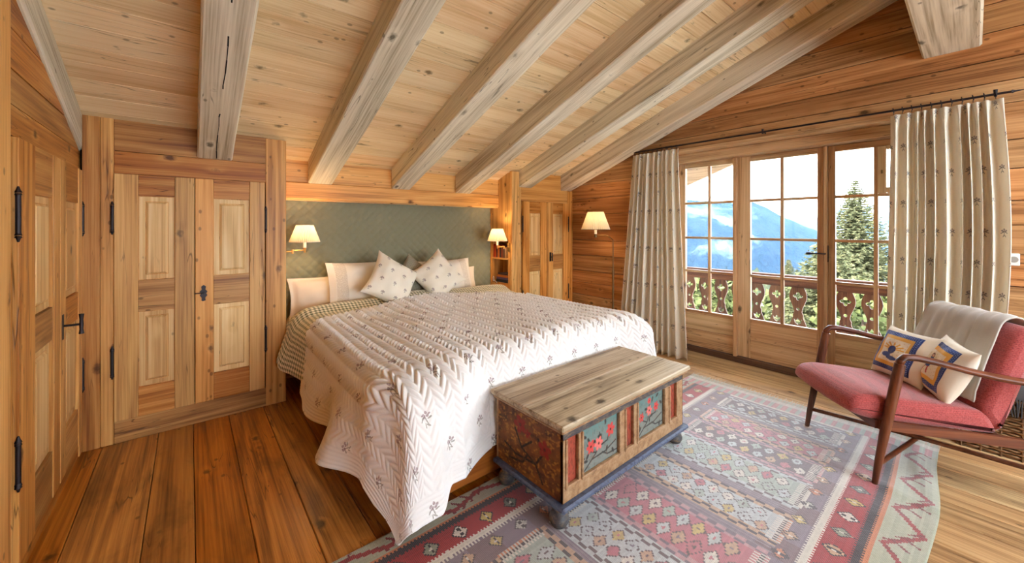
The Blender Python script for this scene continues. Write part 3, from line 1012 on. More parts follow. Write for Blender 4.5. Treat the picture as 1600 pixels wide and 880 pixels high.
def drape(SX, TY, ztop, lift=0.0, flap=1.0):
    """cloth coordinates (x-like, y-like) -> draped point over the bed"""
    a = np.where(SX < X0, X0 - SX, np.where(SX > X1, SX - X1, 0.0))
    sgn = np.where(SX < X0, -1.0, 1.0)
    b = np.maximum(0, Y0 - TY)
    l = np.sqrt(a * a + b * b) + 1e-9
    da, db = a / l, b / l
    l = np.where(l > .60, .60 + (l - .60) * .5, l)
    q = PI / 2 * RC
    ang = np.minimum(l, q) / RC
    ex = np.maximum(l - q, 0)
    out = RC * np.sin(ang) + ex * .10
    down = RC * (1 - np.cos(ang)) + ex * .985
    g_ = np.clip((.97 - SX) / .09, 0, 1) * (SX < 1.3)
    g_ = g_ * g_ * (3 - 2 * g_) * np.clip(b / .12, 0, 1) * flap
    down = down + ex * .22 * g_ * db * (1 - .6 * (2 * da * db) ** 2)
    out = out + .05 * g_ * db * np.clip(ex / .1, 0, 1)
    th = np.arctan2(b, a)
    cor = np.sin(2 * th) ** 2
    left = (sgn < 0)
    # folds: the corner flap swings out, shallow waves along the hems
    out = out + flap * cor * ex * np.where(left, .10, .12)
    wave = np.exp(-((TY - 2.16) / .17) ** 2) * .20 + np.exp(-((TY - 2.80) / .22) ** 2) * .08 - np.exp(-((TY - 2.50) / .10) ** 2) * .05 + .05 * np.exp(-((TY - 3.45) / .25) ** 2)
    out = out + flap * left * da ** 2 * ex * wave * 2.0
    bulge = np.where(SX < 1.3, np.clip((1.34 - SX) / .3, 0, 1) ** 1.5, np.clip((SX - 2.55) / .3, 0, 1)) * .14
    x = np.clip(SX, X0, X1) + sgn * out * da * (1 - .45 * cor * left)
    y = np.maximum(TY, Y0) - (out + bulge * np.sin(np.minimum(ang, PI / 2))) * db
    crown = .035 * np.cos(PI * (np.clip(SX, X0, X1) - 1.8) / 2.2) + .012 * np.sin(3.1 * SX + 1.7 * TY) * np.cos(2.3 * TY) + .008 * np.sin(7 * SX - 3 * TY)
    z = ztop + crown - down
    z = z + .045 * np.clip((TY - 3.05) / .5, 0, 1)
    fl_ = .014 + lift
    low = np.maximum(0, fl_ - z)
    z = np.maximum(z, fl_)
    x = x + sgn * da * low * np.where(left, .1, .6)
    y = y - db * low * 1.0
    return x, y, z + lift * 1.0


def with_relief(x, y, z, h):
    P = np.stack([x, y, z], -1)
    du = np.gradient(P, axis=0)
    dv = np.gradient(P, axis=1)
    N = np.cross(du, dv)
    N /= np.linalg.norm(N, axis=-1, keepdims=True) + 1e-12
    N *= np.sign(N[P.shape[0] // 2, P.shape[1] // 2, 2])
    return P + N * h[..., None]


# quilt with stitched zigzags
SA, SB = .25, 3.30
TA, TB = 1.325, 3.46
ns, nt_ = 680, 540
S = np.linspace(SA, SB, ns)[:, None] + np.zeros((1, nt_))
T = np.linspace(TA, TB, nt_)[None, :] + np.zeros((ns, 1))
# the head edge of the quilt runs a little askew
TBS = np.interp(S, [.25, .6, 1.03, 1.56, 1.97, 2.71, 3.3], [3.14, 3.17, 3.30, 3.43, 3.46, 3.13, 3.0])
T = TA + (T - TA) / (TB - TA) * (TBS - TA)
# scalloped hem
hem = np.minimum(np.minimum(S - SA, SB - S), T - TA)
xq, yq, zq = drape(S, T, .655, .012)
per, row = .105, .041
tri = np.abs(((S / per) % 1.0) - .5) * 2
zig = (T / row + tri * 1.45)
puff = np.abs(np.sin(PI * zig)) ** .7
vert = np.abs(np.sin(PI * S / per * 2)) ** .5 * .55 + .45
edge = np.clip(hem / .10, 0, 1)
bord = np.abs(np.sin(PI * hem / .018)) ** .6
onTop = np.clip(1.0 - (np.maximum(np.maximum(X0 - S, S - X1), Y0 - T) - .05) / .22, .18, 1)
h = np.where(edge >= 1, .027 * puff * vert * onTop, .0035 * bord)
PQ = with_relief(xq, yq, zq, h)
sc_x = .008 * np.sin(S * 2 * PI / .075) + .008 * np.sin(T * 2 * PI / .075)
UV = np.stack([S, T], -1)
w = NT('quilt_cotton', 0.85, 0.15)
w.b.inputs['Sheen Weight'].default_value = 0.25
uvq = w.uv()
cq = sprigs(w, uvq, .24, .16, .060, C(132, 96, 98), C(122, 114, 96), C(236, 233, 228), 0.5, 0.75)
w.color(cq)
w.bump(w.noise(uvq, 420.0, 3.0), 0.25, 0.003)
qo = obj('quilt', grid_mesh(PQ, UV), w.m)
tag(qo, 'white quilted bedspread with zigzag stitching and little lavender sprigs', 'quilt')
solidify(qo, .008, -1)

# green and cream gingham blanket under the quilt, showing at the head
ns, nt_ = 150, 60
S = np.linspace(.36, 3.22, ns)[:, None] + np.zeros((1, nt_))
T = np.linspace(3.05, 3.74, nt_)[None, :] + np.zeros((ns, 1))
T = T + (T - 3.05) / .69 * (.03 * np.sin(S * 2.2) - .05 * np.clip((S - 2.2), 0, 1))
xg, yg, zg = drape(S, T, .648, 0.0)
left = np.clip((X0 - S) / .4, 0, 1)
xg = xg - .10 * left * np.clip((T - 3.1) / .4, 0, 1)
zg = zg + .014 * np.sin(T * 60) * np.clip((T - 3.5) / .2, 0, 1) * .3
yg = yg - .16 * left * np.clip((T - 3.3) / .4, 0, 1)
zb_ = .035 * np.clip((T - 3.45) / .1, 0, 1) * np.clip(1 - (T - 3.62) / .12, 0, 1)
puffg = .004 * np.abs(np.sin(PI * S / .03)) * np.abs(np.sin(PI * T / .03))
PG = with_relief(xg, yg, zg + zb_, puffg)
w = NT('gingham', 0.85, 0.15)
w.b.inputs['Sheen Weight'].default_value = 0.3
uvg = w.uv()
sp = w.n('SeparateXYZ', {0: uvg})
k1 = w.math('GREATER_THAN', w.math('FRACT', w.math('DIVIDE', sp.outputs[0], .030)), 0.5)
k2 = w.math('GREATER_THAN', w.math('FRACT', w.math('DIVIDE', sp.outputs[1], .030)), 0.5)
fgm = w.math('MULTIPLY', w.math('ADD', k1, k2), 0.5)
w.color(w.mix(fgm, C(232, 222, 192), C(92, 98, 62)))
w.bump(w.noise(uvg, 900.0), 0.2, 0.002)
go = obj('gingham_blanket', grid_mesh(PG, np.stack([S, T], -1)), w.m)
tag(go, 'green and cream gingham blanket showing above the quilt at the pillows', 'blanket')
solidify(go, .006, -1)

# fitted sheet and duvet edge below the pillows
ns, nt_ = 90, 40
S = np.linspace(.55, 3.05, ns)[:, None] + np.zeros((1, nt_))
T = np.linspace(3.3, 4.04, nt_)[None, :] + np.zeros((ns, 1))
xs_, ys_, zs_ = drape(S, T, .618, 0.0, 0.0)
so = obj('bed_sheet', grid_mesh(np.stack([xs_, ys_, zs_ - .02], -1)), M['sheet'])
tag(so, 'cream bed sheet under the pillows at the head of the bed', 'sheet')
solidify(so, .006, -1)


def pillow_mesh(wd_, ht, th, n=34, flange=0.0, pinch=.10, crease=0.0, seed=0):
    r = np.random.default_rng(seed)
    u = np.linspace(-1, 1, n)[:, None] + np.zeros((1, n))
    v = np.linspace(-1, 1, n)[None, :] + np.zeros((n, 1))
    fx = 1 - pinch * (1 - np.abs(v) ** 2.0) * np.abs(u) ** 3
    fz = 1 - pinch * (1 - np.abs(u) ** 2.0) * np.abs(v) ** 3
    x = u * fx * wd_ / 2
    z = v * fz * ht / 2
    inner = 1 - flange
    uu, vv = np.clip(np.abs(u) / inner, 0, 1), np.clip(np.abs(v) / inner, 0, 1)
    t = ((1 - uu ** 2.6) * (1 - vv ** 2.6)) ** .55 * th / 2
    ph = r.uniform(0, 6, 4)
    wr_ = crease * (np.sin(6 * u + 4 * v + ph[0]) + .7 * np.sin(9 * v - 5 * u + ph[1]) + .5 * np.sin(14 * u + ph[2]))
    me_v = []
    front = np.stack([x, -(t + wr_ * (t / th * 2) + .002), z], -1)
    back = np.stack([x, t + .002, z], -1)
    P = np.concatenate([front, back[::-1]], 0)
    UV = np.concatenate([np.stack([u * wd_ / 2, v * ht / 2], -1), np.stack([u[::-1] * wd_ / 2 + 5, v * ht / 2], -1)], 0)
    return P, UV


def orient(P, loc, rx=0, ry=0, rz=0):
    R = np.array((Matrix.Rotation(rz, 3, 'Z') @ Matrix.Rotation(rx, 3, 'X') @ Matrix.Rotation(ry, 3, 'Y')))
    return P @ R.T + np.array(loc)


def pillow(name, label, wd_, ht, th, loc, rx, ry, rz, mat, cat='pillow', group=None, **k):
    P, UV = pillow_mesh(wd_, ht, th, **k)
    # object keeps its own frame, so its cloth pattern stays with it
    o = obj(name, grid_mesh(P, UV), mat)
    o.matrix_basis = Matrix.Translation(loc) @ Matrix.Rotation(rz, 4, 'Z') @ Matrix.Rotation(rx, 4, 'X') @ Matrix.Rotation(ry, 4, 'Y')
    tag(o, label, cat, group)
    return o


def lace_mat():
    w = NT('lace_linen', 0.85, 0.15)
    uv = w.uv()
    s = w.n('SeparateXYZ', {0: uv})
    ax = w.math('ABSOLUTE', s.outputs[0])
    band = w.math('MULTIPLY', w.math('GREATER_THAN', ax, .17), w.math('LESS_THAN', ax, .27))
    hol = w.n('TexVoronoi', {'Vector': uv, 'Scale': 95.0}).outputs['Distance']
    hole = w.math('MULTIPLY', w.rng(hol, .2, .45), band)
    swirl = w.math('MULTIPLY', w.math('LESS_THAN', w.math('ABSOLUTE', w.math('SUBTRACT', w.math('SUBTRACT', ax, .10), w.math('MULTIPLY', w.math('SINE', w.math('MULTIPLY', s.outputs[1], 34.0)), .022))), .007), 1.0)
    w.color(w.mix(w.math('MULTIPLY', hole, .35), C(240, 232, 218), C(178, 160, 138)))
    w.bump(w.math('ADD', w.math('MULTIPLY', hole, -.6), w.math('ADD', w.math('MULTIPLY', swirl, 1.0), w.math('MULTIPLY', w.noise(uv, 500.0), .1))), 0.7, 0.006)
    return w.m


M['lace'] = lace_mat()


def sprig_cotton():
    w = NT('sprigged_cushion_cotton', 0.85, 0.15)
    uv = w.uv()
    w.color(sprigs(w, uv, .13, .12, .042, C(110, 72, 84), C(98, 92, 84), C(232, 222, 202), 0.4, 0.85))
    w.bump(w.noise(uv, 700.0), 0.2, 0.002)
    return w.m


M['sprigcush'] = sprig_cotton()
w = NT('grey_check', 0.85, 0.15)
uvc = w.uv()
ck = w.n('TexChecker', {'Vector': uvc, 'Scale': 130.0, 'Color1': C(120, 116, 98), 'Color2': C(168, 160, 138)})
w.color(ck.outputs[0])
M['greycheck'] = w.m
G1, G2, G3 = 'plain pillows at the headboard', 'lace-edged pillows on the bed', 'sprigged cushions on the bed'
pillow('pillow', 'plain cream pillow at the left end of the headboard', .62, .36, .16, (.985, 3.945, .775), -.26, 0, .05, M['sheet'], group=G1, pinch=.07, flange=.12, crease=.004, seed=1)
pillow('pillow', 'plain cream pillow at the right end of the headboard, mostly hidden', .62, .34, .16, (2.40, 3.955, .765), -.26, 0, -.05, M['sheet'], group=G1, pinch=.07, flange=.12, crease=.004, seed=2)
pillow('lace_pillow', 'cream pillow with lace bands behind the left sprigged cushion', .66, .46, .19, (1.30, 3.83, .855), -.32, .02, .06, M['lace'], group=G2, pinch=.06, flange=.05, crease=.005, seed=3)
pillow('lace_pillow', 'cream pillow with lace bands behind the right sprigged cushion', .66, .44, .19, (2.25, 3.86, .83), -.32, -.02, -.06, M['lace'], group=G2, pinch=.06, flange=.05, crease=.005, seed=4)
pillow('cushion', 'small grey-green checked cushion standing between the pillows', .40, .40, .13, (1.80, 3.76, .87), -.26, .70, .0, M['greycheck'], 'cushion', pinch=.12, crease=.003, seed=5)
pillow('cushion', 'sprigged cream cushion set on its corner, left of the pair', .47, .47, .18, (1.475, 3.55, .895), -.42, .62, .16, M['sprigcush'], 'cushion', G3, pinch=.13, crease=.006, seed=6)
pillow('cushion', 'sprigged cream cushion set on its corner, right of the pair', .45, .45, .18, (1.985, 3.58, .90), -.42, .95, -.14, M['sprigcush'], 'cushion', G3, pinch=.13, crease=.006, seed=7)


# ------------------------------------------------------------------ lamps
def pleated_shade(cx, cy, z0, z1, r0, r1, n=48):
    vs, fs = [], []
    m = n * 2
    for k, (z, r) in enumerate(((z0, r0), (z1, r1))):
        for i in range(m):
            a = 2 * PI * i / m
            rr = r * (1 + (.04 if i % 2 else -.04))
            vs.append((cx + rr * math.cos(a), cy + rr * math.sin(a), z))
    for i in range(m):
        j = (i + 1) % m
        fs.append((i, j, m + j, m + i))
    return MB().add(vs, fs)


def trim_ring(cx, cy, z, r):
    return MB().tube([(cx + r * math.cos(a), cy + r * math.sin(a), z) for a in np.linspace(0, 2 * PI, 33)], .003, 5, cap=False)


def lamp_light(name, loc, watts, parent):
    l = bpy.data.lights.new(name, 'POINT')
    l.energy = watts
    l.color = (1.0, .70, .40)
    l.shadow_soft_size = .03
    o = bpy.data.objects.new(name, l)
    COL.objects.link(o)
    o.parent = parent
    o.matrix_parent_inverse = parent.matrix_basis.inverted()
    o.location = loc


def sconce(label, px, py, pz, sx, sy, side, watts):
    t = thing('wall_lamp', label, 'wall lamp', (px, py, pz), 0, 'swing-arm wall lamps at the bed')
    obj('wall_plate', MB().box(px, px + side * .014, py - .022, py + .022, pz - .055, pz + .055, .004), M['brass'], t)
    kx, ky = px + side * .075, py + .01
    obj('arm', MB().tube([(px + side * .012, py, pz), (kx, ky, pz)], .006, 8).tube([(kx, ky, pz - .018), (kx, ky, pz + .018)], .010, 10)
        .tube([(kx, ky, pz + .008), (sx, sy, pz + .008)], .005, 8).tube([(sx, sy, pz - .012), (sx, sy, pz + .03)], [.008, .014], 10), M['brass'], t)
    obj('candle_tube', MB().tube([(sx, sy, pz + .028), (sx, sy, pz + .105)], .013, 12), M['white_plastic'], t)
    zb = pz + .082
    sh = obj('shade', pleated_shade(sx, sy, zb, zb + .145, .118, .066), M['shade'], t)
    obj('shade_trim', trim_ring(sx, sy, zb, .119), M['sheet'], sh)
    obj('shade_trim', trim_ring(sx, sy, zb + .145, .067), M['sheet'], sh)
    obj('bulb', MB().lathe([(.006, 0), (.018, .02), (.02, .035), (.012, .05), (.002, .056)], sx, sy, zb + .022, 12), M['bulb'], t)
    lamp_light('lamp_light', (sx, sy, zb + .092), watts, t)


sconce('brass swing-arm wall lamp with pleated shade at the left of the bed', .605, 3.74, 1.205, .775, 3.76, 1, 2.6)
sconce('brass swing-arm wall lamp with pleated shade beside the bookshelf', 3.018, 3.665, 1.165, 2.86, 3.70, -1, 2.6)

fx, fy = 3.86, 2.75
t = thing('floor_lamp', 'slim brass standing lamp with pleated shade in the corner by the curtain', 'floor lamp', (fx, fy, 0))
obj('base', MB().lathe([(.13, 0), (.13, .012), (.11, .022), (.02, .03)], fx, fy, 0, 28), M['oldbrass'], t)
obj('pole', MB().tube([(fx, fy, .025), (fx, fy, .86)], .011, 10).tube([(fx, fy, .86), (fx, fy, .90)], .014, 10).tube([(fx, fy, .9), (fx, fy, 1.22)], .007, 10), M['oldbrass'], t)
sx, sy = 3.80, 2.96
arc = [(fx, fy, 1.22), (fx, fy, 1.26)] + [(fx + (sx - fx) * u, fy + (sy - fy) * u, 1.26 + .055 * math.sin(min(u * 2.2, 1) * PI / 2)) for u in np.linspace(.05, 1, 12)]
obj('arm', MB().tube(arc, .006, 8).tube([(sx, sy, 1.29), (sx, sy, 1.33)], .018, 10), M['oldbrass'], t)
obj('candle_tube', MB().tube([(sx, sy, 1.32), (sx, sy, 1.42)], .016, 12), M['white_plastic'], t)
sh = obj('shade', pleated_shade(sx, sy, 1.385, 1.60, .168, .092, 44), M['shade'], t)
obj('shade_trim', trim_ring(sx, sy, 1.385, .169), M['oldbrass'], sh)
obj('shade_trim', trim_ring(sx, sy, 1.60, .093), M['oldbrass'], sh)
obj('bulb', MB().lathe([(.006, 0), (.022, .025), (.026, .045), (.012, .062), (.002, .07)], sx, sy, 1.42, 12), M['bulb'], t)
lamp_light('lamp_light', (sx, sy, 1.525), 1.6, t)

# ------------------------------------------------------------------ painted chest at the foot of the bed
def fbm(n, m, f, seed, octv=4):
    r = np.random.default_rng(seed)
    out = np.zeros((n, m))
    amp, tot = 1.0, 0.0
    for o in range(octv):
        g = r.random((f * 2 ** o + 2, f * 2 ** o + 2))
        xi = np.linspace(0, f * 2 ** o, n)
        yi = np.linspace(0, f * 2 ** o, m)
        x0, y0 = xi.astype(int), yi.astype(int)
        fx, fy = (xi - x0)[:, None], (yi - y0)[None, :]
        fx, fy = fx * fx * (3 - 2 * fx), fy * fy * (3 - 2 * fy)
        a, b = g[x0][:, y0], g[x0 + 1][:, y0]
        c, d_ = g[x0][:, y0 + 1], g[x0 + 1][:, y0 + 1]
        out += amp * ((a * (1 - fx) + b * fx) * (1 - fy) + (c * (1 - fx) + d_ * fx) * fy)
        tot += amp
        amp *= .55
    return out / tot


def blend(col, mask, c):
    mask = np.clip(mask, 0, 1)[..., None]
    return col * (1 - mask) + np.array(c)[None, None, :] * mask


def stroke(U, V, pts, wd_):
    m = np.zeros_like(U)
    for (a, b), (c, d_) in zip(pts[:-1], pts[1:]):
        t = np.clip(((U - a) * (c - a) + (V - b) * (d_ - b)) / ((c - a) ** 2 + (d_ - b) ** 2 + 1e-9), 0, 1)
        m = np.maximum(m, np.clip((wd_ - np.hypot(U - a - t * (c - a), V - b - t * (d_ - b))) / (wd_ * .4), 0, 1))
    return m


def flower(col, U, V, cx, cy, r, c, petals=5, rot=0.0, centre=None):
    dd = np.hypot(U - cx, V - cy)
    th = np.arctan2(V - cy, U - cx) + rot
    rr = r * (.55 + .45 * np.abs(np.cos(th * petals / 2)))
    col = blend(col, np.clip((rr - dd) / (r * .12), 0, 1), c)
    col = blend(col, np.clip((r * .22 - dd) / (r * .1), 0, 1), centre or C(40, 30, 26))
    return col


def painted(w_, h_, kind, seed, n=96, m=72):
    U = np.linspace(0, 1, n)[:, None] + np.zeros((1, m))
    V = np.linspace(0, 1, m)[None, :] + np.zeros((n, 1))
    f1, f2 = fbm(n, m, 4, seed), fbm(n, m, 14, seed + 1)
    as_ = w_ / h_
    UA = U * as_
    if kind == 'flowers':
        col = blend(np.zeros((n, m, 4)) + CA(122, 128, 120), np.clip(V * 1.5 - .55 + (f1 - .5), 0, 1), C(86, 126, 122))
        col = blend(col, np.clip((f2 - .55) * 5, 0, 1) * .5, C(84, 84, 78))
        dk = C(48, 46, 44)
        for p in ([(.1, .04), (.42, .30), (.5, .55), (.52, .72)], [(.42, .30), (.22, .42), (.18, .58)], [(.5, .4), (.75, .45), (.82, .7)], [(.3, .2), (.7, .22), (1.0, .34)], [(.6, .23), (.75, .12), (1.1, .1)], [(.1, .3), (.0, .4)]):
            col = blend(col, stroke(UA, V, [(a * as_ * .95, b) for a, b in p], .022), dk)
        r_ = np.random.default_rng(seed)
        for k in range(11):
            a, b = r_.uniform(.08, .95) * as_, r_.uniform(.08, .92)
            an = r_.uniform(0, 3)
            x_, y_ = (UA - a) * math.cos(an) + (V - b) * math.sin(an), -(UA - a) * math.sin(an) + (V - b) * math.cos(an)
            col = blend(col, np.clip((1 - np.hypot(x_ / .085, y_ / .04)) * 4, 0, 1), dk)
        red, pink = C(196, 66, 62), C(214, 108, 100)
        if seed % 2:
            fs_ = ((.26, .50, .17), (.47, .48, .17), (.80, .66, .18))
        else:
            fs_ = ((.20, .50, .13), (.48, .58, .15), (.74, .60, .14), (.48, .84, .10))
        for i, (a, b, r) in enumerate(fs_):
            col = flower(col, UA, V, a * as_, b, r, red if i != 1 else pink, 6, i)
    elif kind == 'red':
        col = np.zeros((n, m, 4)) + CA(162, 72, 52)
        col = blend(col, np.clip((f2 - .5) * 6, 0, 1) * .7, C(112, 44, 34))
        col = blend(col, np.clip((f1 - .6) * 8, 0, 1) * .6, C(44, 32, 26))
    elif kind == 'side':
        col = np.zeros((n, m, 4)) + CA(112, 62, 28)
        col = blend(col, np.clip((f2 - .45) * 5, 0, 1) * .8, C(62, 34, 20))
        col = blend(col, np.clip((f1 - .5) * 5, 0, 1) * .5, C(150, 92, 36))
        speck = fbm(n, m, 30, seed + 5, 2)
        col = blend(col, np.clip((speck - .62) * 9, 0, 1) * .75, C(178, 120, 46))
        for p in ([(.72, .08), (.62, .3), (.40, .42), (.30, .66)], [(.62, .3), (.30, .26), (.12, .34)], [(.5, .37), (.42, .2), (.2, .14)], [(.62, .3), (.72, .5), (.66, .7)], [(.40, .42), (.56, .6)]):
            col = blend(col, stroke(UA, V, [(a * as_, b) for a, b in p], .022), C(30, 22, 18))
        for a, b, r in ((.62, .76, .16), (.25, .60, .15), (.5, .68, .08)):
            col = flower(col, UA, V, (1 - a) * as_, b, r, C(140, 34, 26), 5, a * 9, C(90, 24, 18))
    return col


w = NT('painted_wood', 0.55, 0.3)
w.color(w.mix(w.math('MULTIPLY', w.rng(w.noise(w.obj_co(), 60.0, 4.0, .7), .5, .7), .5), w.n('Attribute', attribute_name='Col').outputs['Color'], C(120, 86, 52)))
M['painted'] = w.m
w = NT('worn_dark_paint', 0.5, 0.35)
pw = w.vm('MULTIPLY', w.obj_co(), (9, 16, 26))
w.color(w.ramp(w.noise(pw, 2.0, 5.0, .7), [(.36, C(56, 56, 62)), (.52, C(82, 78, 76)), (.64, C(126, 104, 78)), (.8, C(160, 130, 92))]))
M['wornpaint'] = w.m
w = NT('worn_blue_paint', 0.45, 0.4)
w.color(w.ramp(w.noise(w.obj_co(), 40.0, 4.0, .7), [(.35, C(58, 64, 82)), (.55, C(84, 94, 116)), (.72, C(70, 66, 62))]))
M['bluepaint'] = w.m
w = NT('worn_ochre_paint', 0.5, 0.35)
w.color(w.ramp(w.noise(w.obj_co(), 26.0, 5.0, .7), [(.28, C(112, 82, 58)), (.45, C(152, 116, 80)), (.7, C(182, 150, 114))]))
M['ochre'] = w.m
M['lidwood'] = wood('worn_lid', 0, C(206, 186, 158), C(180, 156, 126), C(110, 86, 64), knots=0.45, rough=0.5, rand=0.03, stain=.6, stain_col=C(92, 70, 52), bump=.5)

ch = thing('painted_chest', 'old painted wooden chest with flower panels at the foot of the bed', 'chest', (1.9, 1.46, 0))
bx0, bx1, by0, by1 = 1.325, 2.465, 1.218, 1.705
obj('body', MB().box(bx0 + .012, bx1 - .012, by0 + .016, by1, .125, .455), M['black'], ch)
obj('back_board', MB().box(bx0, bx1, by1, by1 + .015, .125, .465), M['ochre'], ch)
obj('lid_board', MB().box(1.292, 2.512, 1.462, 1.738, .485, .512, .006), M['lidwood'], ch)
obj('lid_board', MB().box(1.292, 2.512, 1.187, 1.4605, .485, .512, .006), M['lidwood'], ch)
obj('lid_moulding', MB().box(1.302, 2.50, 1.198, 1.725, .466, .4845, .006), M['ochre'], ch)
obj('base_moulding', MB().box(1.297, 2.495, 1.190, 1.725, .105, .132, .008), M['bluepaint'], ch)


def paint_panel(p0, du, dv, wd_, ht, kind, seed, parent, name='panel', n=96, m=72):
    U = np.linspace(0, wd_, n)[:, None, None] * np.array(du)[None, None, :]
    V = np.linspace(0, ht, m)[None, :, None] * np.array(dv)[None, None, :]
    return obj(name, grid_mesh(np.array(p0)[None, None, :] + U + V, col=painted(wd_, ht, kind, seed, n, m)), M['painted'], parent)


paint_panel((bx0, by1, .133), (0, -1, 0), (0, 0, 1), by1 - by0, .333, 'side', 21, ch, 'side_board', 110, 90)
paint_panel((bx1, by0, .133), (0, 1, 0), (0, 0, 1), by1 - by0, .333, 'side', 25, ch, 'side_board', 60, 50)
zp0, zp1 = .205, .425
cols = [(1.352, 1.432, 'red'), (1.467, 1.767, 'flowers'), (1.828, 1.900, 'red'), (1.947, 2.237, 'flowers'), (2.300, 2.385, 'red')]
for i, (a, b, k) in enumerate(cols):
    paint_panel((a, by0 + .014, zp0), (1, 0, 0), (0, 0, 1), b - a, zp1 - zp0, k, 31 + i // 2 if k == 'flowers' else 40 + i, ch, 'panel', 96 if k == 'flowers' else 30, 72)
obj('front_rail', MB().box(bx0, bx1, by0, by0 + .02, zp1, .466, .003), M['wornpaint'], ch)
obj('front_rail', MB().box(bx0, bx1, by0, by0 + .02, .132, zp0, .003), M['ochre'], ch)
px = [bx0] + [v for c in cols for v in c[:2]] + [bx1]
for a, b in zip(px[::2], px[1::2]):
    obj('front_stile', MB().box(a, b, by0 + .0005, by0 + .02, zp0, zp1, .003), M['ochre'], ch)
for a, b, k in cols:    # narrow mouldings framing each panel
    mb = MB().box(a - .012, a + .003, by0 - .006, by0 + .013, zp0, zp1, .003)
    obj('panel_moulding', MB().box(b - .003, b + .012, by0 - .006, by0 + .013, zp0, zp1, .003), M['ochre'], ch)
    obj('panel_moulding', mb, M['ochre'], ch)
    obj('panel_moulding', MB().box(a - .012, b + .012, by0 - .006, by0 + .013, zp0 - .012, zp0 + .003, .003), M['ochre'], ch)
for x_, y_ in ((1.345, 1.262), (2.445, 1.262), (1.345, 1.655), (2.445, 1.655)):
    obj('foot', MB().lathe([(.018, .004), (.036, .008), (.047, .03), (.047, .045), (.036, .066), (.024, .074), (.03, .088), (.04, .096), (.04, .105)], x_, y_, 0.004, 22), M['wornpaint'], ch)

# ------------------------------------------------------------------ kilim
RX0, RX1, RY0, RY1 = .0, 3.71, .12, 1.73
cs = .0085
nx, ny = int((RX1 - RX0) / cs), int((RY1 - RY0) / cs)
xc = RX0 + (np.arange(nx) + .5) * (RX1 - RX0) / nx
yc = RY0 + (np.arange(ny) + .5) * (RY1 - RY0) / ny
XX, YY = np.meshgrid(xc, yc, indexing='ij')
GRN, RED, DRED = CA(176, 178, 150), CA(168, 36, 32), CA(122, 30, 30)
ORG, BLK, WHT, LIL = CA(204, 122, 70), CA(50, 42, 44), CA(222, 214, 198), CA(128, 112, 122)
PNK, LTB, BRN, SAG, YEL, TAN = CA(196, 106, 112), CA(192, 200, 198), CA(98, 78, 76), CA(172, 186, 170), CA(206, 178, 92), CA(200, 160, 120)
K = np.zeros((nx, ny, 4)) + LIL


def put(mask, c):
    K[mask] = c


dE = np.minimum(YY - RY0, RY1 - YY)           # distance from the nearer long edge
side_far = YY > (RY0 + RY1) / 2
wdt = np.where(side_far, .098, .165)          # green border is wider on the near side
tooth = ((XX / .018) % 1.0) < .5
put(dE < wdt, GRN)
d2 = dE - wdt
put((d2 >= 0) & (d2 < .022), ORG)
put((d2 >= .014) & (d2 < .022) & tooth, BLK)
put((d2 >= .022) & (d2 < .046), BLK)
put((d2 >= .046) & (d2 < .17), RED)
put((d2 >= .046) & (d2 < .056) & tooth, BLK)
put((d2 >= .160) & (d2 < .205), WHT)
put((d2 >= .160) & (d2 < .170) & tooth, RED)
put((d2 >= .195) & (d2 < .205) & tooth, LIL)
put((d2 >= .205) & (d2 < .345) & (((XX / .33 + .2) % 1.0) < .45), CA(118, 92, 92))
# green border: running red vine with side shoots
per = .34
ph = ((XX / per) % 1.0)
zz = np.abs(ph - .5) * 2
cy_ = zz * (wdt - .05) + .025
put((np.abs(dE - cy_) < .0125) & (dE < wdt - .004), RED * .9)
for k in range(3):
    for sg in (-1, 1):
        q = ((XX / per + .17 * k + .25 * (sg > 0)) % 1.0) - .5
        m_ = (np.abs(q * per - (dE - wdt * (.3 + .2 * k)) * .8 * sg) < .007) & (np.abs(dE - wdt * (.3 + .2 * k)) < .028) & (dE < wdt - .006)
        put(m_, DRED * 1.15)
# motifs in the red band and in the lilac band
def motifs(lo, hi, pitch, phase, cols_, hw):
    q = XX / pitch + phase
    idx = np.floor(q).astype(int)
    lx = ((q % 1.0) - .5) * pitch
    ly = d2 - (lo + hi) / 2
    H = (hi - lo) / 2
    dia = np.abs(lx) / hw + np.abs(ly) / (H * .82)
    st = np.floor(dia * 5) / 5
    for k in range(len(cols_)):
        on = (idx % len(cols_)) == k
        put(on & (dia < 1.0), BLK)
        put(on & (dia < .82), cols_[k])
        put(on & (np.abs(lx) < hw * .14) & (np.abs(ly) < H * .5), BLK)
        put(on & (dia < .22), WHT)


motifs(.05, .165, .15, .1, [CA(150, 156, 130), WHT, YEL, CA(120, 128, 112), TAN], .042)

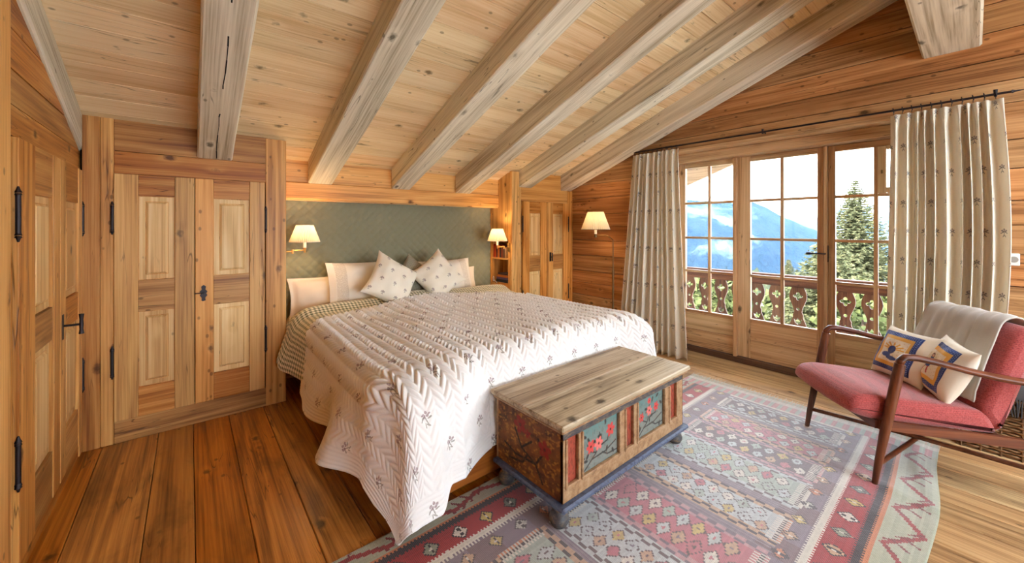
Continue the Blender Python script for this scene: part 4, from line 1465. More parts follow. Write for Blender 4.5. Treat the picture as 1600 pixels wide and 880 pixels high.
# field: long cross panels
F0, F1 = RY0 + .49, RY1 - .47
strips = [(.06, .24, SAG, 0), (.36, .58, PNK, 1), (.70, .88, LTB, 0), (1.02, 1.24, SAG, 1), (1.37, 1.55, LTB, 0), (1.645, 1.885, PNK, 1), (2.03, 2.21, LTB, 0), (2.36, 2.575, SAG, 1),
          (2.66, 2.845, BRN, 0), (2.93, 3.09, PNK * .9 + LIL * .1, 0), (3.23, 3.395, BRN, 0)]
inF = (YY > F0 - .045) & (YY < F1 + .045)
put(inF & (((XX / .021) % 1) < .5), LIL * .85 + WHT * .15)
prev = 0.0
for i, (a, b, base, two) in enumerate(strips):
    pad = .048
    m_ = (XX > a - pad) & (XX < b + pad) & inF
    put(m_, [TAN, LTB, PNK * .7 + LTB * .3][i % 3])
    # wavy dark scroll along both long edges
    for e_, sg in ((a - .024, 1), (b + .024, -1)):
        wv = .010 * np.sign(np.sin(YY * 2 * PI / .085 + i))
        put(m_ & (np.abs(XX - e_ - wv) < .009), [BLK * 1.3, BRN, LIL * .8][i % 3])
    core = (XX > a) & (XX < b) & (YY > F0) & (YY < F1)
    put(core, base)
    # toothed ends
    for off, c1 in ((0, WHT), (.018, BLK), (.036, [ORG, WHT, PNK][i % 3])):
        tt = (((XX / .016) % 1.0) < .5)
        for ylo in (F0 - off - .018, F1 + off):
            e_ = (XX > a - .01) & (XX < b + .01) & (YY > ylo) & (YY < ylo + .018)
            put(e_, c1)
            put(e_ & tt, base if off == 0 else WHT * .9)
    # diamonds
    nd = 9
    py_ = (F1 - F0) / nd
    rows = 2 if two or True else 1
    px_ = (b - a) / rows
    for r_ in range(rows):
        for j in range(nd):
            cx_ = a + px_ * (r_ + .5)
            cy2 = F0 + py_ * (j + .5 + (.5 if r_ % 2 else 0))
            if cy2 > F1 - .02:
                continue
            dia = np.abs(XX - cx_) / (px_ * .56) + np.abs(YY - cy2) / (py_ * .52)
            dia = np.round(dia * 7) / 7
            fill = [WHT, LTB, SAG, PNK, YEL, WHT, TAN, LTB][(j * 3 + r_ + i) % 8]
            put(core & (dia < .98), BRN * .8)
            put(core & (dia < .74), fill)
            put(core & (dia < .22), [PNK, BRN, LIL][(i + j) % 3])
motifs(.208, .300, .15, .45, [CA(196, 192, 176), ORG, TAN, YEL], .040)
# far end border
put((XX > 3.47) & (XX < 3.50) & (dE > .42), WHT)
put((XX > 3.50) & (XX < 3.60), np.array(PNK) * .8 + WHT * .2)
put((XX > 3.50) & (XX < 3.60) & (((YY / .06) % 1) < .45), SAG)
put((XX > 3.60) & (XX < 3.65), WHT * .9)
put((XX > 3.65), GRN)
put((XX > 3.66) & (((YY / .03) % 1) < .3), TAN)
# abrash: each weft line differs a little
K[..., :3] *= (.90 + .2 * rng.random((1, ny, 1))) * (.94 + .12 * rng.random((nx, ny, 1)))
fm = (np.clip((d2 - .19) / .02, 0, 1) * .16)[..., None]
K[..., :3] = K[..., :3] * (1 - fm) + np.array(C(206, 192, 196)[:3]) * fm
lum = K[..., :3].mean(-1, keepdims=True)
K[..., :3] = K[..., :3] * .92 + lum * .08
K[..., 3] = 1
gx = np.linspace(RX0, RX1, nx + 1)[:, None] + np.zeros((1, ny + 1))
gy = np.linspace(RY0, RY1, ny + 1)[None, :] + np.zeros((nx + 1, 1))
ripple = .0035 * (np.sin(gy * 46 + 2.2 * np.sin(gx * 3)) * np.clip((gx - 2.2), 0, 1) + np.sin(gx * 19 + gy * 7) * .5) * np.clip((.45 - (gy - RY0)) / .3, .15, 1)
gz = .0075 + ripple + .006 * np.exp(-((gx - 3.02 - .25 * (gy - .8)) / .05) ** 2) * np.clip(1.1 - gy, 0, 1)
gyw = gy - .012 * np.sin(gx * 5.0) * np.clip(1 - (gy - RY0) / .25, 0, 1) + .02 * np.clip(gx - 2.9, 0, 1) * np.clip(1 - (gy - RY0) / .4, 0, 1)
w = NT('kilim_wool', 0.62, 0.35)
w.b.inputs['Sheen Weight'].default_value = 0.6
w.b.inputs['Sheen Roughness'].default_value = 0.4
p_ = w.obj_co()
weft = w.noise(w.vm('MULTIPLY', p_, (260, 30, 10)), 1.0, 2.0)
w.color(w.mix(w.math('MULTIPLY', weft, .35), w.n('Attribute', attribute_name='Col').outputs['Color'], C(70, 58, 58)))
wv1 = w.math('SINE', w.math('MULTIPLY', w.n('SeparateXYZ', {0: p_}).outputs[0], 900.0))
w.bump(w.math('ADD', w.math('MULTIPLY', wv1, .4), weft), 0.35, 0.004)
rug = thing('kilim_rug', 'long worn kilim rug with diamond panels and zigzag borders on the floor', 'rug', (1.9, .92, 0))
ro = obj('weave', grid_mesh(np.stack([gx, gyw, gz], -1), col=K, smooth=True), w.m, rug)
solidify(ro, .005, -1)
mb = MB()
for yy in np.arange(RY0 + .01, RY1, .011):
    L = random.uniform(.02, .07)
    a = random.uniform(-.02, .02)
    mb.tube([(RX1 - .01, yy, .006), (RX1 + L * .5, yy + a * .6, .007), (RX1 + L, yy + a, .004)], [.0022, .0018, .001], 4)
fo = obj('fringe', mb, fabric('fringe_wool', C(206, 194, 170)), rug)
fo['kind'] = 'stuff'

# ------------------------------------------------------------------ red armchair
A_, B_ = np.array([3.354, .755]), np.array([2.892, .355])
e_ = (B_ - A_) / np.linalg.norm(B_ - A_)
mid = (A_ + B_) / 2
rz = math.atan2(e_[1], e_[0])
ch_ = thing('armchair', 'low red upholstered armchair with curved teak arms by the balcony window', 'armchair', (mid[0], mid[1], .007), rz)


def part(name, me, mat, parent=ch_):
    return obj(name, me, mat, parent, world_space=False)


w = NT('red_boucle', 0.9, 0.15)
w.b.inputs['Sheen Weight'].default_value = 0.35
po = w.obj_co()
br = w.n('TexBrick', {'Vector': w.n('Mapping', {'Vector': w.n('CombineXYZ', {0: w.vm('DOT_PRODUCT', po, (0, 0, 0)) if False else w.n('SeparateXYZ', {0: po}).outputs[1], 1: w.n('SeparateXYZ', {0: po}).outputs[2], 2: 0.0}), 'Scale': (1, 1, 1)}).outputs[0],
                      'Color1': C(176, 70, 66), 'Color2': C(146, 50, 50), 'Mortar': C(96, 34, 36), 'Scale': 26.0, 'Mortar Size': .05})
nzr = w.noise(po, 170.0, 3.0, .7)
w.color(w.mix(w.rng(nzr, .35, .7, 0, .8), w.mix(.5, C(150, 52, 52), br.outputs[0]), C(188, 96, 88)))
w.bump(nzr, 0.6, 0.004)
M['red'] = w.m


def soft_block(poly, x0, x1, r=.03, bulge=.012, nx=14):
    """side profile polygon (y,z) swept across x with rounded edges"""
    # resample the outline, round its corners by smoothing
    pts = []
    n = len(poly)
    for i in range(n):
        a, b = np.array(poly[i]), np.array(poly[(i + 1) % n])
        L = np.linalg.norm(b - a)
        k = max(2, int(L / .02))
        for t_ in range(k):
            pts.append(a + (b - a) * t_ / k)
    P = np.array(pts)
    for _ in range(int(r / .008)):
        P = .5 * P + .25 * np.roll(P, 1, 0) + .25 * np.roll(P, -1, 0)
    cen = P.mean(0)
    rows = []
    xs = np.concatenate([[0, .25, .6, 1.0], np.linspace(1, 10, nx - 8)[1:-1], [10, 10.4, 10.75, 11]])
    for x in xs:
        if x <= 1:
            inset = r * (1 - math.sqrt(max(0, 1 - (1 - x) ** 2)))
            xx = x0 + r * x
        elif x >= 10:
            q = x - 10
            inset = r * (1 - math.sqrt(max(0, 1 - q ** 2)))
            xx = x1 - r * (1 - q)
        else:
            inset = 0
            xx = x0 + r + (x - 1) / 9 * (x1 - x0 - 2 * r)
        tng = np.roll(P, -1, 0) - np.roll(P, 1, 0)
        nrm = np.stack([tng[:, 1], -tng[:, 0]], -1)
        nrm /= np.linalg.norm(nrm, axis=1, keepdims=True) + 1e-9
        if ((P - cen) * nrm).sum() < 0:
            nrm = -nrm
        b_ = bulge * math.sin(PI * min(max((xx - x0) / (x1 - x0), 0), 1))
        Q = P + nrm * (b_ - inset)
        rows.append([(xx, q_[0], q_[1]) for q_ in Q])
    m = len(P)
    mb = MB()
    vs = [v for r_ in rows for v in r_]
    fs = []
    for i in range(len(rows) - 1):
        for j in range(m):
            k = (j + 1) % m
            fs.append((i * m + j, i * m + k, (i + 1) * m + k, (i + 1) * m + j))
    mb.add(vs, fs, True)
    mb.add(rows[0], [tuple(range(m))[::-1]], True)
    mb.add(rows[-1], [tuple(range(m))], True)
    me = mb.mesh()
    b2 = bmesh.new()
    b2.from_mesh(me)
    bmesh.ops.recalc_face_normals(b2, faces=b2.faces)
    b2.to_mesh(me)
    b2.free()
    return me


part('seat', soft_block([(-.115, .375), (-.085, .455), (.0, .475), (.56, .418), (.615, .30), (.0, .335)], -.285, .285, .035, .010), M['red'])
part('backrest', soft_block([(.525, .418), (.612, .30), (.665, .42), (.80, .80), (.79, .875), (.735, .885), (.695, .84)], -.285, .285, .035, .010), M['red'])
LG = [.013, .017, .023, .025, .024]
for s_ in (-1, 1):
    x_ = s_ * .312
    part('leg', MB().tube([(x_, .0, 0), (x_, .015, .10), (x_, .055, .32), (x_, .10, .55), (x_, .122, .665)], LG, 12), M['teak'])
    part('leg', MB().tube([(x_, .86, 0), (x_, .825, .12), (x_, .765, .30), (x_, .775, .45), (x_, .79, .585)], [.013, .017, .024, .022, .020], 12), M['teak'])
    # arm: flat, bent at the front, sweeping down to the back
    path = [(.118, .650), (.122, .684), (.145, .704), (.20, .702), (.30, .682), (.42, .650), (.55, .622), (.68, .602), (.80, .592)]
    wds = [.024, .026, .028, .030, .034, .040, .044, .040, .022]
    vs, fs = [], []
    for i, ((yy, zz_), hw_) in enumerate(zip(path, wds)):
        p0 = np.array(path[max(i - 1, 0)])
        p1 = np.array(path[min(i + 1, len(path) - 1)])
        tg = (p1 - p0) / np.linalg.norm(p1 - p0)
        nm = np.array([-tg[1], tg[0]])
        if i < 2:
            nm = np.array([-1.0, 0.2]) / 1.02
        for k in range(10):
            an = 2 * PI * k / 10
            o_ = nm * .0175 * math.sin(an)
            vs.append((x_ + hw_ * .8 * math.cos(an), yy + o_[0], zz_ + o_[1]))
    for i in range(len(path) - 1):
        for k in range(10):
            k2_ = (k + 1) % 10
            fs.append((i * 10 + k, i * 10 + k2_, i * 10 + 10 + k2_, i * 10 + 10 + k))
    fs.append(tuple(range(10))[::-1])
    fs.append(tuple(range(len(path) * 10 - 10, len(path) * 10)))
    part('armrest', MB().add(vs, fs, True), M['teak_y'])
    part('seat_rail', MB().bar((s_ * .292, .03, .322), (s_ * .292, .77, .264), .024, .05), M['teak_y'])
for yy, z_ in ((.03, .318), (.62, .270)):
    part('cross_rail', MB().bar((-.29, yy, z_), (.29, yy, z_), .026, .045), M['teak_x'])
part('stretcher', MB().tube([(-.312, .018, .125), (0, .42, .132), (.312, .82, .125)], .0125, 10), M['teak_y'])
part('stretcher', MB().tube([(.312, .018, .110), (0, .42, .107), (-.312, .82, .110)], .0125, 10), M['teak_y'])

MC = ch_.matrix_basis.copy()


def chair_world(p):
    return Matrix.Translation(ch_.location) @ Matrix.Rotation(rz, 4, 'Z') @ Vector(p)


# grey throw over the back
front = [(.522, .49), (.552, .55), (.575, .61), (.597, .67), (.62, .73), (.645, .79), (.665, .845), (.69, .893), (.74, .914), (.79, .906), (.83, .87), (.824, .80), (.797, .72), (.772, .64), (.748, .58)]
n, m = 40, len(front) * 4
F_ = np.array(front)
tt = np.linspace(0, len(front) - 1, m)
fy_, fz_ = np.interp(tt, np.arange(len(front)), F_[:, 0]), np.interp(tt, np.arange(len(front)), F_[:, 1])
for _ in range(4):
    fy_[1:-1] = .5 * fy_[1:-1] + .25 * (fy_[2:] + fy_[:-2])
    fz_[1:-1] = .5 * fz_[1:-1] + .25 * (fz_[2:] + fz_[:-2])
s = np.linspace(0, 1, n)[:, None]
v = np.linspace(0, 1, m)[None, :]
xx_ = -.235 + .45 * s + (.05 - .10 * v) * (s - .2) + 0 * v
fold = .007 * np.sin(s * 16 + v * 4) + .005 * np.sin(s * 31 - v * 7)
yy_ = fy_[None, :] - (.008 + np.abs(fold)) * np.clip(1.15 - v * 1.6, -.6, 1)
zz_ = fz_[None, :] + (.006 + np.abs(fold)) * np.exp(-((v - .5) / .2) ** 2) - .03 * s * (v < .02)
loc = np.stack([xx_, yy_ + 0 * s, zz_ + 0 * s], -1)
R = np.array(Matrix.Rotation(rz, 3, 'Z'))
wp = loc @ R.T + np.array(ch_.location)
to = obj('throw_blanket', grid_mesh(wp, np.stack([xx_, v + 0 * s], -1)), M['throw'])
tag(to, 'pale grey wool throw folded over the back of the red armchair', 'blanket')
solidify(to, .008, 0)


def picture_cushion(kind, n=110):
    U = np.linspace(-1, 1, n)[:, None] + np.zeros((1, n))
    V = np.linspace(-1, 1, n)[None, :] + np.zeros((n, 1))
    col = np.zeros((n, n, 4)) + CA(224, 212, 190)
    mx = np.maximum(np.abs(U + .10), np.abs(V))
    nav, ylw, crm = C(44, 66, 128), C(226, 176, 84), C(236, 228, 206)
    col = blend(col, (mx < .78) * 1.0, nav)
    dots = (np.hypot(((U * 14) % 1) - .5, ((V * 14 + .5 * (np.floor(U * 14) % 2)) % 1) - .5) < .2) * (mx < .76)
    col = blend(col, dots * .8, C(150, 170, 214))
    col = blend(col, (mx < .60) * 1.0, ylw)
    col = blend(col, (mx < .46) * 1.0, crm)
    sp_ = (np.hypot(((U * 8) % 1) - .5, ((V * 8 + .5 * (np.floor(U * 8) % 2)) % 1) - .5) < .14) * (mx < .44)
    col = blend(col, sp_ * .7, C(190, 176, 110))
    U2 = U + .10
    if kind == 0:      # blue hat with yellow rays
        for a in np.linspace(.15, PI - .15, 7):
            col = blend(col, stroke(U2, V, [(0, .05), (.40 * math.cos(a), .05 + .26 * math.sin(a))], .035), C(226, 170, 62))
        col = blend(col, (np.hypot(U2 / .17, (V - .02) / .17) < 1) * 1.0, C(34, 48, 110))
        col = blend(col, (np.hypot((U2 + .16) / .20, (V + .20) / .10) < 1) * 1.0, C(60, 86, 150))
        col = blend(col, (np.hypot((U2 - .08) / .22, (V + .30) / .08) < 1) * 1.0, C(60, 86, 150))
    else:              # small standing figure in blue with a red hem
        col = blend(col, (np.hypot((U2 + .10) / .08, (V - .28) / .09) < 1) * 1.0, C(96, 66, 44))
        col = blend(col, (np.hypot((U2 + .10) / .05, (V - .26) / .06) < 1) * 1.0, C(230, 190, 160))
        col = blend(col, ((np.abs(U2 + .10) < .07 + .12 * np.clip(.2 - V, 0, .5)) & (V < .2) & (V > -.16)) * 1.0, C(50, 84, 150))
        col = blend(col, stroke(U2, V, [(-.16, -.16), (-.2, -.38)], .03), C(190, 70, 70))
        col = blend(col, stroke(U2, V, [(-.02, -.16), (.04, -.36)], .03), C(190, 70, 70))
    return col


M['cushion_print'] = fabric('printed_cushion_cotton', None, 600.0, attr=True, var=.05)


def chair_cushion(label, kind, lp, wd_, ht, rx, ry, rzl):
    P, UV = pillow_mesh(wd_, ht, .13, n=110, pinch=.08, crease=.004, seed=20 + kind)
    c0 = picture_cushion(kind)
    colr = np.concatenate([c0, np.zeros((110, 110, 4)) + CA(224, 212, 190)], 0)
    o = obj('cushion', grid_mesh(P, UV, col=colr), M['cushion_print'])
    o.matrix_basis = Matrix.Translation(chair_world(lp)) @ Matrix.Rotation(rz + rzl, 4, 'Z') @ Matrix.Rotation(rx, 4, 'X') @ Matrix.Rotation(ry, 4, 'Y')
    tag(o, label, 'cushion', 'printed cushions on the armchair')


chair_cushion('blue-bordered cushion with a blue hat print against the far arm', 0, (-.110, .455, .590), .37, .33, -.40, -.02, .03)
chair_cushion('blue-bordered cushion with a small figure print in the middle of the armchair', 1, (.125, .490, .590), .30, .34, -.36, .12, -.22)

# ------------------------------------------------------------------ wicker basket behind the chair
bk = thing('wicker_basket', 'brown wicker basket on the floor behind the red armchair', 'basket', (3.97, -.27, 0))
gx0, gx1, gy0, gy1, gh = 3.845, 4.105, -.62, .085, .34
mbw = MB()
for k in range(20):
    z_ = .02 + k * .0165
    loop = []
    fl_ = 1 + .03 * (z_ / gh)
    per_pts = [(gx0, y_) for y_ in np.linspace(gy1 - .03, gy0 + .03, 34)] + [(x_, gy0) for x_ in np.linspace(gx0 + .03, gx1 - .03, 12)] + [(gx1, y_) for y_ in np.linspace(gy0 + .03, gy1 - .03, 34)] + [(x_, gy1) for x_ in np.linspace(gx1 - .03, gx0 + .03, 12)]
    c_ = np.array([(gx0 + gx1) / 2, (gy0 + gy1) / 2])
    for i, p in enumerate(per_pts):
        o_ = .005 * (1 if (i // 2 + k) % 2 else -1)
        d_ = np.array(p) - c_
        nn = np.array([np.sign(d_[0]) if abs(d_[0]) > .12 else 0, np.sign(d_[1]) if abs(d_[1]) > .33 else 0.0])
        q_ = c_ + d_ * (fl_ - .03) + nn * o_
        loop.append((q_[0], q_[1], z_ + random.uniform(-.002, .002)))
    loop.append(loop[0])
    mbw.tube(loop, .0062, 5, cap=False)
wv = obj('woven_wall', mbw, plain('wicker', C(140, 104, 66), .6, var=.35, scale=40.0), bk)
wv['kind'] = 'stuff'
for y_ in np.linspace(gy0 + .03, gy1 - .03, 9):
    obj('stake', MB().tube([(gx0 + .002, y_, 0), (gx0 - .002, y_, gh)], .005, 6), plain('wicker_stake', C(120, 88, 56), .6) if y_ < gy0 + .04 else bpy.data.materials['wicker_stake'], bk)
obj('rim', MB().tube([(gx0, gy0, gh + .01), (gx0, gy1, gh + .01), (gx1, gy1, gh + .01), (gx1, gy0, gh + .01), (gx0, gy0, gh + .01)], .014, 8), bpy.data.materials['wicker_stake'], bk)
obj('floor_board', MB().box(gx0 + .01, gx1 - .01, gy0 + .01, gy1 - .01, .002, .014), bpy.data.materials['wicker_stake'], bk)
# dark knitted blanket lying in the basket, its fringe over the rim
n, m = 36, 30
s = np.linspace(0, 1, n)[:, None] + np.zeros((1, m))
v = np.linspace(0, 1, m)[None, :] + np.zeros((n, 1))
bxx = gx0 + .0 + .25 * s
byy = gy0 + .05 + .60 * v
bzz = gh + .030 + .07 * np.sin(PI * s) ** .6 * np.sin(PI * v) ** .5 + .012 * np.sin(17 * v + 6 * s)
kt = thing('knitted_blanket', 'dark fringed blanket folded in the wicker basket', 'blanket', (3.97, -.27, gh))
solidify(obj('cloth', grid_mesh(np.stack([bxx, byy, bzz], -1)), M['knit'], kt), .012, -1)
mb = MB()
for y_ in np.arange(gy0 + .06, gy1 - .06, .012):
    mb.tube([(gx0 + .004, y_, gh + .03), (gx0 - .022, y_ + random.uniform(-.004, .004), gh + .005), (gx0 - .024, y_ + random.uniform(-.01, .01), gh - .07)], .0035, 5)
fo = obj('fringe', mb, M['knit'], kt)
fo['kind'] = 'stuff'

# ------------------------------------------------------------------ balcony
bal = struct('balcony_floor', MB().box(4.6, 5.75, -3.0, 5.2, -.34, -.28), M['deck_y'])
x_ = 4.62
while x_ < 5.7:
    obj('deck_board', MB().box(x_, x_ + .125, -3.0, 5.2, -.279, -.25, .003), M['deck_y'], bal)
    x_ += .13
rl = thing('balcony_railing', 'dark carved wooden balcony railing with clover cut-outs outside the window', 'railing', (5.6, 1.2, -.25))
obj('handrail', MB().box(5.545, 5.665, -3.0, 5.2, .775, .83, .012), M['deck_y'], rl)
obj('top_rail', MB().box(5.575, 5.635, -3.0, 5.2, .69, .774, .006), M['deck_y'], rl)
obj('bottom_rail', MB().box(5.575, 5.635, -3.0, 5.2, -.16, -.08, .006), M['deck_y'], rl)
for yy in (-1.2, 1.085, 3.6):
    obj('post', MB().box(5.57, 5.64, yy - .035, yy + .035, -.25, .689, .004), M['deck_z'], rl)


def baluster_mesh():
    cu = bpy.data.curves.new('cut', 'CURVE')
    cu.dimensions = '2D'
    cu.fill_mode = 'BOTH'
    cu.extrude = .011
    z0, z1 = -.085, .695

    def hw(z):
        t_ = (.695 - z) / .39
        a = t_ % 1.0
        base = .062 + .024 * math.cos(2 * PI * (a - .28))
        notch = .010 * math.exp(-((a - .86) / .05) ** 2)
        return base + notch

    zs_ = np.linspace(z0, z1, 64)
    outline = [(hw(z), z) for z in zs_] + [(-hw(z), z) for z in zs_[::-1]]

    def sp_(pts):
        s_ = cu.splines.new('POLY')
        s_.points.add(len(pts) - 1)
        for q_, p in zip(s_.points, pts):
            q_.co = (p[0], p[1], 0, 1)
        s_.use_cyclic_u = True
    sp_(outline)

    def clover(cx, cz, r):
        sp_([(cx + r * (.45 + .55 * abs(math.cos(2 * a))) * math.cos(a), cz + r * (.45 + .55 * abs(math.cos(2 * a))) * math.sin(a)) for a in np.linspace(0, 2 * PI, 41)[:-1]])

    def dot(cx, cz, r):
        sp_([(cx + r * math.cos(a), cz + r * math.sin(a)) for a in np.linspace(0, 2 * PI, 13)[:-1]])

    def tulip(cx, cz, r):
        sp_([(cx, cz - r), (cx + .7 * r, cz - .5 * r), (cx + 1.0 * r, cz + .7 * r), (cx + .45 * r, cz + .15 * r), (cx, cz + 1.0 * r), (cx - .45 * r, cz + .15 * r), (cx - 1.0 * r, cz + .7 * r), (cx - .7 * r, cz - .5 * r)])
    clover(0, .585, .050)
    dot(0, .430, .017)
    tulip(0, .285, .042)
    dot(0, .13, .017)
    o = bpy.data.objects.new('tmp', cu)
    COL.objects.link(o)
    bpy.context.view_layer.update()
    me = bpy.data.meshes.new_from_object(o.evaluated_get(bpy.context.evaluated_depsgraph_get()))
    bpy.data.objects.remove(o)
    me.transform(Matrix(((0, 0, 1, 0), (1, 0, 0, 0), (0, 1, 0, 0), (0, 0, 0, 1))))
    return me


bme = baluster_mesh()
yy = -1.0
k = 0
for j in range(-10, 18):
    yy = 1.354 + j * .218
    if abs(yy - 1.085) < .06 or abs(yy - 3.6) < .06:
        continue
    o = obj('baluster', bme, M['deck_z'], rl)
    o.matrix_basis = Matrix.Translation((5.605, yy, 0))

# roof overhang above the balcony
ov = struct('ceiling_overhang', MB().prism([(5.3, ZC(5.3) + .03), (RY, ZC(RY) + .03), (-3.6, ZC(2 * RY + 3.6) + .03), (-3.6, ZC(2 * RY + 3.6) + .14), (RY, ZC(RY) + .14), (5.3, ZC(5.3) + .14)], 0, 4.62, 6.15), M['deck_x'])
y = 5.3
while y > RY:
    y2 = max(RY, y - .16)
    obj('soffit_board', MB().prism([(y - .004, ZC(y)), (y - .004, ZC(y) + .028), (y2 + .004, ZC(y2) + .028), (y2 + .004, ZC(y2))], 0, 4.62, 6.15), M['deck_x'], ov)
    y = y2
for x_, dp in ((5.15, .16), (6.08, .30)):
    obj('rafter', MB().prism([(5.35, ZC(5.35) + .0), (RY, ZC(RY) + .0), (RY, ZC(RY) - dp), (5.35, ZC(5.35) - dp)], 0, x_, x_ + .09), M['white_y'], ov)

# ------------------------------------------------------------------ outside: ground, hills, trees
Fv, Rv = np.array([math.sin(PSI), math.cos(PSI)]), np.array([math.cos(PSI), -math.sin(PSI)])


def spot(u, depth):
    p = Fv * depth + Rv * (u - 800) / 603.2 * depth
    return float(p[0]), float(p[1])


def hill_mat(name, c1, c2, c3, sc_):
    w = NT(name, 0.95, 0.05)
    p = w.obj_co()
    n1 = w.noise(p, sc_, 6.0, .6)
    n2 = w.noise(p, sc_ * 5, 5.0, .65)
    c = w.mix(w.rng(n2, .35, .65), c1, c2)
    w.color(w.mix(w.rng(n1, .55, .66), c, c3))
    w.bump(n2, 1.0, 1.0 / sc_ * .1)
    return w.m


def hill(name, mat, R0, R1, depth_px, base_z, seed, n=160, m=50, z_near=None):
    """ridge at distance R1, skyline given in image heights, slopes running down to R0"""
    us = np.linspace(950, 1600, n)
    sky = np.interp(us, [p[0] for p in depth_px], [p[1] for p in depth_px])
    nz_ = fbm(n, m, 8, seed, 5)
    P = np.zeros((n, m, 3))
    t_ = np.linspace(0, 1, m)
    for i, u in enumerate(us):
        dep = R0 + (R1 - R0) * t_
        x = Fv[0] * dep + Rv[0] * (u - 800) / 603.2 * dep
        y = Fv[1] * dep + Rv[1] * (u - 800) / 603.2 * dep
        ztop = (354.15 - sky[i]) / 603.2 * R1 + 1.42
        z = base_z + (ztop - base_z) * t_ ** 1.25
        z = z + (nz_[i] - .5) * (R1 - R0) * .16 * np.sin(PI * t_) + (nz_[i] - .5) * R1 * .012
        P[i, :, 0], P[i, :, 1], P[i, :, 2] = x, y, z
    return struct(name, grid_mesh(P), mat)


hill('ground', hill_mat('meadow', C(62, 66, 44), C(50, 56, 38), C(86, 84, 62), .12), 7, 260, [(950, 520), (1600, 520)], -4.5, 61)
hill('mountain_near', hill_mat('forest_slope', C(18, 28, 30), C(30, 40, 40), C(80, 92, 70), .0035), 500, 2600, [(950, 330), (1060, 311), (1100, 314), (1150, 316), (1175, 313), (1200, 324), (1230, 342), (1300, 372), (1400, 400), (1600, 420)], -520, 62)
hill('mountain_far', hill_mat('rocky_range', C(44, 56, 58), C(66, 74, 76), C(150, 152, 156), .0012), 2700, 7000, [(950, 340), (1180, 350), (1225, 335), (1245, 332), (1262, 338), (1275, 341), (1300, 330), (1340, 328), (1372, 318), (1388, 306), (1420, 318), (1600, 330)], -700, 63)


def needle_mat(name, a, b, c):
    w = NT(name, 0.8, 0.1)
    n_ = w.noise(w.obj_co(), 3.0, 4.0, .7)
    cc = w.ramp(n_, [(.3, a), (.5, b), (.72, c)])
    w.color(cc)
    return w.m


M['spruce'] = needle_mat('spruce_needles', C(44, 48, 32), C(78, 80, 54), C(122, 116, 84))
M['leaf'] = needle_mat('bright_leaves', C(52, 58, 30), C(76, 82, 46), C(108, 108, 72))
M['bark'] = plain('bark', C(92, 76, 62), .9, var=.2, scale=20)


def spruce(label, u, depth, vtop, zbase, slope, seed):
    r = random.Random(seed)
    x, y = spot(u, depth)
    ztop = 1.42 + (354.15 - vtop) / 603.2 * depth
    t = thing('spruce_tree', label, 'tree', (x, y, zbase), 0, 'spruces beyond the balcony')
    obj('trunk', MB().tube([(x, y, zbase), (x, y, (zbase + ztop) / 2), (x, y, ztop)], [.22, .12, .01], 8), M['bark'], t)
    vs, fs = [], []
    d_ = .12
    while d_ < min(ztop - zbase - .8, 9.5):
        L = slope * d_ + .10
        nb = 9 + int(min(L, 2.2) * 6)
        for b in range(nb):
            az = 2 * PI * (b + r.random()) / nb
            Lb = L * r.uniform(.72, 1.15)
            dr = Vector((math.cos(az), math.sin(az), 0))
            sd = Vector((-math.sin(az), math.cos(az), 0))
            root = Vector((x, y, ztop - d_))
            for k in range(max(3, int(Lb / .09))):
                f = (k + .5) / max(3, int(Lb / .09))
                p = root + dr * Lb * f + Vector((0, 0, -.28 * Lb * f + .30 * Lb * f ** 3)) + Vector((r.uniform(-.03, .03), r.uniform(-.03, .03), r.uniform(-.03, .03)))
                for q_ in (-1, 0, 1):
                    ln = (.10 + .20 * (1 - f) * min(Lb, 1.2)) * r.uniform(.7, 1.3)
                    tip = p + dr * ln * (.6 if q_ else 1.0) + sd * q_ * ln * .8 + Vector((0, 0, r.uniform(-.07, .04)))
                    wv_ = Vector((r.uniform(-1, 1), r.uniform(-1, 1), r.uniform(-1, 1))).normalized() * .05
                    b0 = len(vs)
                    vs += [p - wv_, p + wv_, tip]
                    fs.append((b0, b0 + 1, b0 + 2))
        d_ += .12 + .010 * d_
    obj('foliage', new_mesh(vs, fs), M['spruce'], t)


spruce('tall pale spruce behind the right window leaf', 1336, 24, 280, -9.5, .46, 5)
spruce('lower spruce half hidden behind the window handle', 1296, 11, 356, -5.0, .55, 9)
spruce('dark little spruce low behind the middle window leaf', 1232, 44, 405, -12.0, .40, 15)


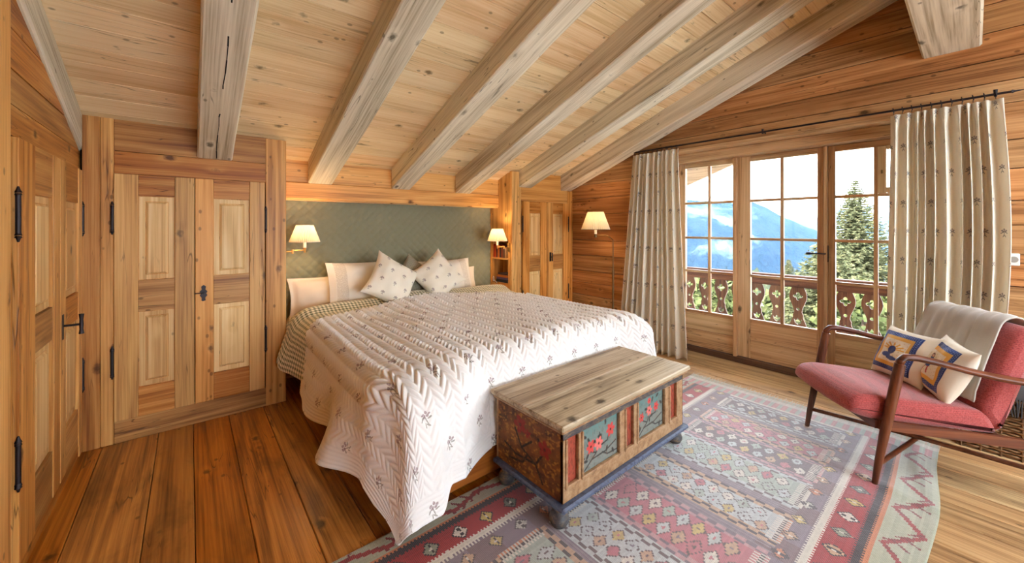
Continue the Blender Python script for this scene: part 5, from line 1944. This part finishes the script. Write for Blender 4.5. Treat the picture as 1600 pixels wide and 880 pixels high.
def bush(label, u, v, depth, rad, seed):
    r = random.Random(seed)
    x, y = spot(u, depth)
    zc = 1.42 - (v - 354.15) / 603.2 * depth
    t = thing('leafy_bush', label, 'bush', (x, y, zc - rad - 1.5), 0, 'bushes below the balcony')
    vs, fs = [], []
    for k in range(900):
        d_ = Vector((r.gauss(0, 1), r.gauss(0, 1), r.gauss(0, 1))).normalized() * rad * r.uniform(.65, 1.05)
        p = Vector((x, y, zc)) + d_
        a = Vector((r.uniform(-1, 1), r.uniform(-1, 1), r.uniform(-1, 1))).normalized() * rad * .16
        b = Vector((r.uniform(-1, 1), r.uniform(-1, 1), r.uniform(-1, 1))).normalized() * rad * .12
        i = len(vs)
        vs += [p - a, p + b, p + a, p - b]
        fs.append((i, i + 1, i + 2, i + 3))
    obj('foliage', new_mesh(vs, fs), M['leaf'], t)
    obj('stem', MB().tube([(x, y, zc - rad - 1.5), (x, y, zc)], [.07, .04], 6), M['bark'], t)


bush('yellow-green bush seen through the railing behind the left window leaf', 1128, 470, 10, .75, 3)
bush('round bright bush seen through the railing at the first window bar', 1085, 462, 14, .9, 4)
bush('broad pale bush low behind the right window leaf', 1350, 500, 7.5, .75, 6)
bush('pale bush behind the railing under the middle window leaf', 1240, 500, 14, 1.2, 8)

# a neighbouring chalet down the slope
hx, hy = spot(1203, 20)
hz = 1.42 - (492 - 354.15) / 603.2 * 20
hs = thing('chalet', 'small white-walled chalet below, seen through the railing', 'building', (hx, hy, hz - 2))
obj('wall', MB().box(hx - .9, hx + .9, hy - .9, hy + .9, hz - 2, hz), M['plaster'], hs)
obj('gable', MB().prism([(hy - .9, hz), (hy + .9, hz), (hy, hz + .6)], 0, hx - .9, hx + .9), M['plaster'], hs)
for sg in (-1, 1):
    obj('roof', MB().prism([(hy, hz + .74), (hy, hz + .62), (hy + sg * 1.15, hz - .15), (hy + sg * 1.15, hz - .03)], 0, hx - 1.1, hx + 1.1), plain('slate_roof', C(190, 188, 184), .8), hs)

# bank of valley haze in front of the mountains
w = NT('valley_haze')
vs_ = w.n('VolumeScatter', {'Color': (.20, .46, 1.0, 1), 'Density': .000042, 'Anisotropy': 0.0})
w.t.links.new(vs_.outputs[0], w.t.nodes['Material Output'].inputs['Volume'])
w.t.nodes.remove(w.b)
corn = [spot(u, d) for u, d in ((700, 350), (1900, 350), (1900, 7500), (700, 7500))]
hz_o = obj('valley_haze', MB().prism(corn, 2, -750, 900), w.m)
hz_o['kind'] = 'stuff'
tag(hz_o, 'blue haze filling the valley in front of the mountains', 'haze')
